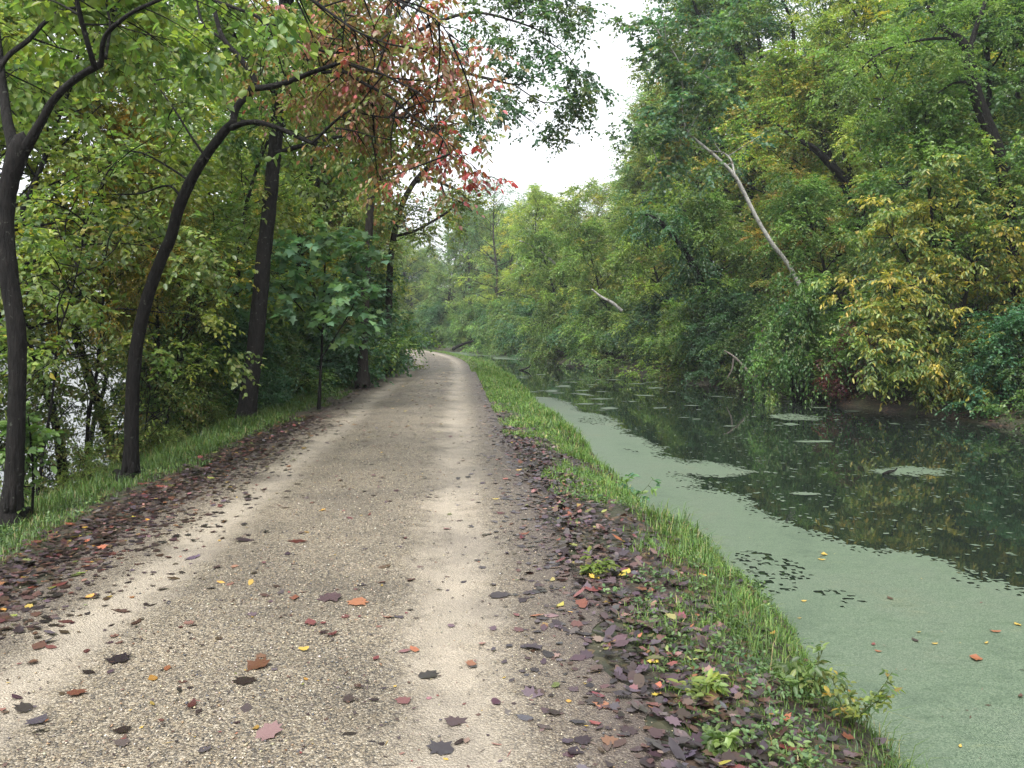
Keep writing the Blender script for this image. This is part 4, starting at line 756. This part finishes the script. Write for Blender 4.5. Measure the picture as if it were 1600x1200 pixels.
def place_name(s):
    if s > 1.75: return 'in the leaf drift beside the canal grass'
    if s < -1.7: return 'in the leaf drift along the left verge'
    if .7 < s < 1.25: return 'on the pale right wheel track'
    if -1.3 < s < -.7: return 'on the pale left wheel track'
    return 'on the coarse gravel of the towpath'
inf = []
for i, (x, y, sz, ci, kd, hp) in enumerate(L_):
    u = CX + F * x / y; vv = HOR + F * 1.6 / y; vis = -20 < u < 1620 and vv < 1215; s = x - float(xc(y))
    inf.append((sz / y * (1.6 / y) * (1.5 if abs(s) < 1.7 else .8) + (9 if hp else 0)) if vis else -1)
order = np.argsort(-np.array(inf)); single = set(order[:300].tolist())
BV = []; BF = []; BC = []; nb = 0; stack = {}
WORDS = {}
for i, (x, y, sz, ci, kd, hp) in enumerate(L_):
    s = x - float(xc(y)); dens = 1 if 1.7 < abs(s) < 2.6 else 0
    curl = rng.random() ** 2 * (.6 if ci in (3, 4, 6) else .30); V, k = leaf_geo(x, y, sz, rng.random() * 6.28, kd, rng, curl)
    z = float(H(x, y)) + .010 + dens * .016 * rng.random(); tl = rng.normal(size=2) * (.06 + (.17 if s > 0 else .08) * dens); V[:, 2] += V[:, 0] * tl[0] + V[:, 1] * tl[1]
    V[:, 2] -= min(0, V[:, 2].min()) * .6
    col = np.array(LP[ci][0]) * (.45 + 1.0 * rng.random() ** 1.4) * (1 + (rng.random(3) - .5) * .35)
    T = np.array([(0, j, j % k + 1) for j in range(1, k + 1)])
    if i in single:
        me = make_mesh('fallen_leaf', V, [T], M_WET, col=np.tile(col, (len(V), 1)))
        o = obj('fallen_leaf', me, None, (x, y, z))
        sh = 'lobed maple leaf' if kd else 'small oval leaf'
        st = 'curled ' if curl > .22 else 'flat wet '
        tag(o, f'{st}{LP[ci][2]} {sh} {place_name(s)}', 'leaf', 'fallen leaves on the towpath')
    else:
        BV.append(V + [x, y, z]); BF.append(T + nb); BC.append(np.tile(col, (len(V), 1))); nb += len(V)
# right-bank and slope litter, same stuff object
for i in range(900):
    y = 15 + 40 * rng.random() ** 1.5; s = float(sR(y)) + .1 + 1.6 * rng.random() ** 1.4; x = float(xc(y)) + s; V, k = leaf_geo(x, y, .05 + .05 * rng.random(), rng.random() * 6.28, rng.random() < .5, rng, .3)
    ci = int(rng.choice(8, p=np.array([2, 1, 3, 1, 1.6, 2, .4, .05]) / 11.05)); BV.append(V + [x, y, float(H(x, y)) + .02]); T = np.array([(0, j, j % k + 1) for j in range(1, k + 1)]); BF.append(T + nb); BC.append(np.tile(np.array(LP[ci][0]), (len(V), 1))); nb += len(V)
tag(obj('leaf_litter', make_mesh('leaf_litter', np.concatenate(BV), [np.concatenate(BF)], M_WET, col=np.concatenate(BC))), 'wet brown and purple leaf litter drifted along both path edges', 'leaf litter', kind='stuff')
# leaves floating on the duckweed
fl = [(1525, 1031, 15, 4, 'rusty brown curled leaf floating on the duckweed, largest of them'), (1430, 1003, 8, 0, 'dark purple crumpled leaf floating midway on the duckweed'), (1288, 868, 8, 6, 'pale yellow leaf floating near the open water edge'), (1284, 876, 6, 6, 'tiny cream leaf floating near the open water edge'), (1365, 1009, 6, 3, 'small red leaf floating left of the purple leaf'), (1372, 1020, 6, 4, 'small orange leaf floating below the red one'),
      (1256, 941, 5, 6, 'small yellow leaf floating by the grass bank'), (1249, 968, 4, 6, 'tiny yellow leaf floating nearest the grass bank'), (1435, 990, 5, 6, 'thin yellow leaf floating just above the purple leaf'), (1460, 1008, 5, 6, 'yellow leaf floating between the purple and rusty leaves'), (1541, 1007, 6, 6, 'slender yellow leaf floating above the rusty leaf'), (1590, 978, 7, 6, 'bright yellow leaf floating by the right edge'), (1391, 937, 7, 2, 'narrow brown leaf floating far out on the duckweed'), (1500, 1169, 6, 6, 'lime yellow leaf floating near the bottom right'), (1594, 1091, 9, 2, 'dark brown leaf floating cut by the right edge'), (1555, 989, 9, 4, 'long orange leaf floating near the bright yellow one')]
for u, v, w, ci, lab in fl:
    p = gnd(u, v, WATER); V, k = leaf_geo(p[0], p[1], w / F * p[1], rng.random() * 6.28, False, rng, .35)
    T = np.array([(0, j, j % k + 1) for j in range(1, k + 1)]); o = obj('floating_leaf', make_mesh('floating_leaf', V, [T], M_WET, col=np.tile(np.array(LP[ci][0]) * 1.2, (len(V), 1))), None, (p[0], p[1], WATER + .012)); tag(o, lab, 'leaf', 'leaves floating on the duckweed')

V_ = []; Q_ = []; C_ = []; k_ = 0
for i in range(420):
    y = 4 + 12 * rng.random() ** 1.4; s_ = 3.3 + 5.5 * rng.random(); x = float(xc(y)) + s_
    if poly_in(np.array([x]), np.array([y]), poly)[0] == False: continue
    a = rng.random() * 6.28; ln = .006 + .03 * rng.random() ** 3; w_ = .003 + .006 * rng.random() if rng.random() < .6 else .002; d = np.array([math.cos(a), math.sin(a), 0]); e = np.array([-d[1], d[0], 0]); p = np.array([x, y, WATER + .009])
    V_ += [p - d * ln - e * w_ * .4, p - e * w_, p + d * ln, p + e * w_ * .8]; Q_.append([k_, k_ + 1, k_ + 2, k_ + 3]); k_ += 4; c = LP[int(rng.choice(8, p=np.array([4, 1, 3, .6, .8, 1, 1.6, .6]) / 12.6))][0]; C_ += [c] * 4
tag(obj('floating_debris', make_mesh('floating_debris', np.array(V_), [np.array(Q_)], M_WET, col=np.array(C_))), 'tiny leaf crumbs and twigs strewn over the duckweed', 'debris', kind='stuff')
V_ = []; Q_ = []; C_ = []; k_ = 0
for i in range(7000):
    y = 2.3 + 30 * rng.random() ** 2.0; s_ = rng.normal() * 1.0
    if abs(s_) > 2: continue
    x = float(xc(y)) + s_; a = rng.random() * 6.28; tw = rng.random() < .25; ln = (.008 + .03 * rng.random() ** 2) if tw else (.003 + .011 * rng.random() ** 2); ln *= 1 + y * .03; w_ = ln * (.06 if tw else .6)
    d = np.array([math.cos(a), math.sin(a), .1 * rng.normal()]); e = np.array([-d[1], d[0], .2 * rng.normal()]); p = np.array([x, y, float(H(x, y)) + .013])
    V_ += [p - d * ln - e * w_ * .4, p - e * w_, p + d * ln * .9, p + e * w_ * .8]; Q_.append([k_, k_ + 1, k_ + 2, k_ + 3]); k_ += 4; c = np.array(LP[int(rng.choice(8, p=np.array([5, 2, 4, .5, .5, 1, .5, .1]) / 13.6))][0]) * (.5 + .8 * rng.random()); C_ += [c] * 4
tag(obj('leaf_crumbs', make_mesh('leaf_crumbs', np.array(V_), [np.array(Q_)], M_WET, col=np.array(C_))), 'dark leaf crumbs and twig bits trodden into the gravel', 'debris', kind='stuff')
# ------------------------------------------------------------------ loose stones
rng = np.random.default_rng(17); n = 26000; y = 2.3 + 9.5 * rng.random(n) ** 1.5; s = rng.normal(size=n) * .95; s = np.where(np.abs(s) > 2.1, s * .4, s); x = xc(y) + s
trk = np.maximum(1 - np.abs(s - .97) / .42, 1 - np.abs(s + 1.0) / .48) + fbm(x * 2, y * 2, 3) * 1.2
k = rng.random(n) > np.clip(trk * 1.9, 0, .88); x, y = x[k], y[k]; n = len(x); r = .0024 + .0055 * rng.random(n) ** 3
O6 = np.array([(1, 0, 0), (0, 1, 0), (-1, 0, 0), (0, -1, 0), (0, 0, 1), (0, 0, -1)], float); T8 = np.array([(0, 1, 4), (1, 2, 4), (2, 3, 4), (3, 0, 4), (1, 0, 5), (2, 1, 5), (3, 2, 5), (0, 3, 5)])
V = O6[None] * (.65 + .7 * rng.random((n, 6, 1))) + rng.normal(size=(n, 6, 3)) * .18; V[..., 2] *= .6; V = V * r[:, None, None] + np.stack([x, y, H(x, y) + .008 + r * .2], -1)[:, None]
pc = palette((((.28, .23, .155), 4), ((.42, .37, .28), 1.6), ((.15, .13, .105), 3), ((.06, .06, .066), 3.2), ((.24, .155, .085), 1), ((.52, .50, .45), .35)), n, rng)
tag(obj('gravel', make_mesh('gravel', V.reshape(-1, 3), [(T8[None] + np.arange(n)[:, None, None] * 6).reshape(-1, 3)], M_PEB, col=np.repeat(pc, 6, 0))), 'loose tan and grey gravel stones scattered over the towpath', 'gravel', kind='stuff')

# ------------------------------------------------------------------ dead wood
def log(name, pix, Y, dy, m, label, cat='branch', extra=()):
    h = Hero(name, 50, at(pix[0][0], pix[0][1], Y), m, label, cat); h.limb(pix, Y, dy, 'bough', 8, .15)
    for p in extra: h.limb(p, Y, dy, 'branch', 6)
    return h
yd = bank_y(1180) - .6
log('dead_branch', [(1188, 612, 3), (1178, 592, 2.8), (1160, 570, 2.5), (1145, 556, 2), (1132, 548, 1.2)], yd, .2, M_DEAD, 'bare grey fallen branch propped out of the water at the far bank', extra=[[(1174, 590, 2), (1190, 586, 1.6), (1212, 580, 1)], [(1146, 560, 2), (1144, 576, 1.6), (1136, 592, 1)], [(1178, 596, 2), (1192, 605, 1.5), (1200, 614, 1)]])
log('white_dead_limb', [(972, 486, 3.2), (958, 474, 3), (940, 464, 2.2), (925, 452, 1.4)], bank_y(985), 0, M_SYC, 'short bleached dead limb poking from the far bank foliage')
log('bleached_branch', [(868, 412, 2.6), (846, 394, 2.2), (828, 382, 1.6), (812, 376, 1)], bank_y(860) - 1, 0, M_SYC, 'bleached bare branch among leaves far along the canal')
log('fallen_log', [(708, 546, 3.2), (716, 541, 3), (728, 536, 2.4), (740, 533, 1.5)], 93., 2, M_BARK, 'dark log slanting out of the water at the far bend', 'log')
log('sunken_log', [(925, 574, 4), (945, 566, 3.6), (968, 560, 3), (985, 556, 2)], bank_y(960) - .6, .6, M_BARK, 'dark fallen log lying at the foot of the far bank', 'log', extra=[[(940, 567, 2), (930, 560, 1.5), (922, 556, 1)]])
log('driftwood_stub', [(812, 579, 2), (819, 577, 1.8), (826, 574, 1.5), (830, 570, 1)], gnd(818, 579, WATER)[1], .2, M_BARK, 'small dark driftwood stub sticking up in midcanal', 'branch')
log('submerged_stub', [(1380, 741, 3), (1390, 737, 3.5), (1398, 735, 2), (1402, 731, 1)], gnd(1390, 742, WATER)[1], .1, M_BARK, 'dark stub poking through the round duckweed patch', 'branch')
log('bank_root', [(1118, 922, 9), (1128, 930, 10), (1138, 938, 8), (1142, 950, 5)], float(gnd(1128, 930, -.4)[1]), .1, M_BARK, 'black rotting root at the grass edge above the duckweed', 'root')

# ------------------------------------------------------------------ damp air
m, nt, N = mat('damp_air'); vp = N('ShaderNodeVolumePrincipled'); vp.inputs['Density'].default_value = HAZE; vp.inputs['Color'].default_value = (.86, .92, .97, 1); vp.inputs['Anisotropy'].default_value = .2
o = N('ShaderNodeOutputMaterial'); lk(nt, vp.outputs[0], o.inputs['Volume'])
x0, x1, y0, y1, z0, z1 = -640, 300, -40, 380, -6.5, 62
Vb = np.array([(x, y, z) for z in (z0, z1) for y in (y0, y1) for x in (x0, x1)], float)
tag(obj('haze', make_mesh('haze', Vb, [[(0, 2, 3, 1), (4, 5, 7, 6), (0, 1, 5, 4), (2, 6, 7, 3), (0, 4, 6, 2), (1, 3, 7, 5)]], m)), 'thin damp morning air paling the trees at the far bend', 'haze', kind='stuff')

# ------------------------------------------------------------------ sky, sun, camera
w = bpy.data.worlds.new('World'); SC.world = w; w.use_nodes = True; nt = w.node_tree
for n_ in list(nt.nodes): nt.nodes.remove(n_)
SUN_EL, SUN_AZ = 58, 200
sky = nt.nodes.new('ShaderNodeTexSky'); sky.sky_type = 'NISHITA'; sky.sun_disc = False; sky.sun_elevation = rad(SUN_EL); sky.sun_rotation = rad(SUN_AZ); sky.dust_density = 4.0; sky.ozone_density = 1.0; sky.air_density = 1.0
hs = nt.nodes.new('ShaderNodeHueSaturation'); hs.inputs['Saturation'].default_value = .15; nt.links.new(sky.outputs[0], hs.inputs['Color'])
bg = nt.nodes.new('ShaderNodeBackground'); bg.inputs[1].default_value = .15; nt.links.new(hs.outputs[0], bg.inputs[0])
ow = nt.nodes.new('ShaderNodeOutputWorld'); nt.links.new(bg.outputs[0], ow.inputs[0])
ld = bpy.data.lights.new('overcast_sun', 'SUN'); ld.energy = .9; ld.angle = rad(30); ld.color = (1, .97, .93); lo = bpy.data.objects.new('overcast_sun', ld); COL.objects.link(lo)
el, az = rad(SUN_EL), rad(SUN_AZ); sd = Vector((math.sin(az) * math.cos(el), math.cos(az) * math.cos(el), math.sin(el))); lo.rotation_euler = sd.to_track_quat('Z', 'Y').to_euler(); lo.location = sd * 60
cd = bpy.data.cameras.new('camera'); cam = bpy.data.objects.new('camera', cd); COL.objects.link(cam); cd.sensor_width = 36; cd.lens = 36 * F / 1600; cd.clip_start = .05; cd.clip_end = 4000
cam.location = (0, 0, EYE); cam.rotation_euler = (math.pi / 2 - TH, 0, 0); SC.camera = cam
SC.view_settings.view_transform = 'Standard'; SC.view_settings.look = 'None'; SC.view_settings.gamma = 1; SC.view_settings.exposure = 1.7
cy = SC.cycles; cy.max_bounces = 9; cy.diffuse_bounces = 6; cy.glossy_bounces = 3; cy.transmission_bounces = 5; cy.transparent_max_bounces = 8; cy.volume_bounces = 0; cy.caustics_reflective = False; cy.caustics_refractive = False
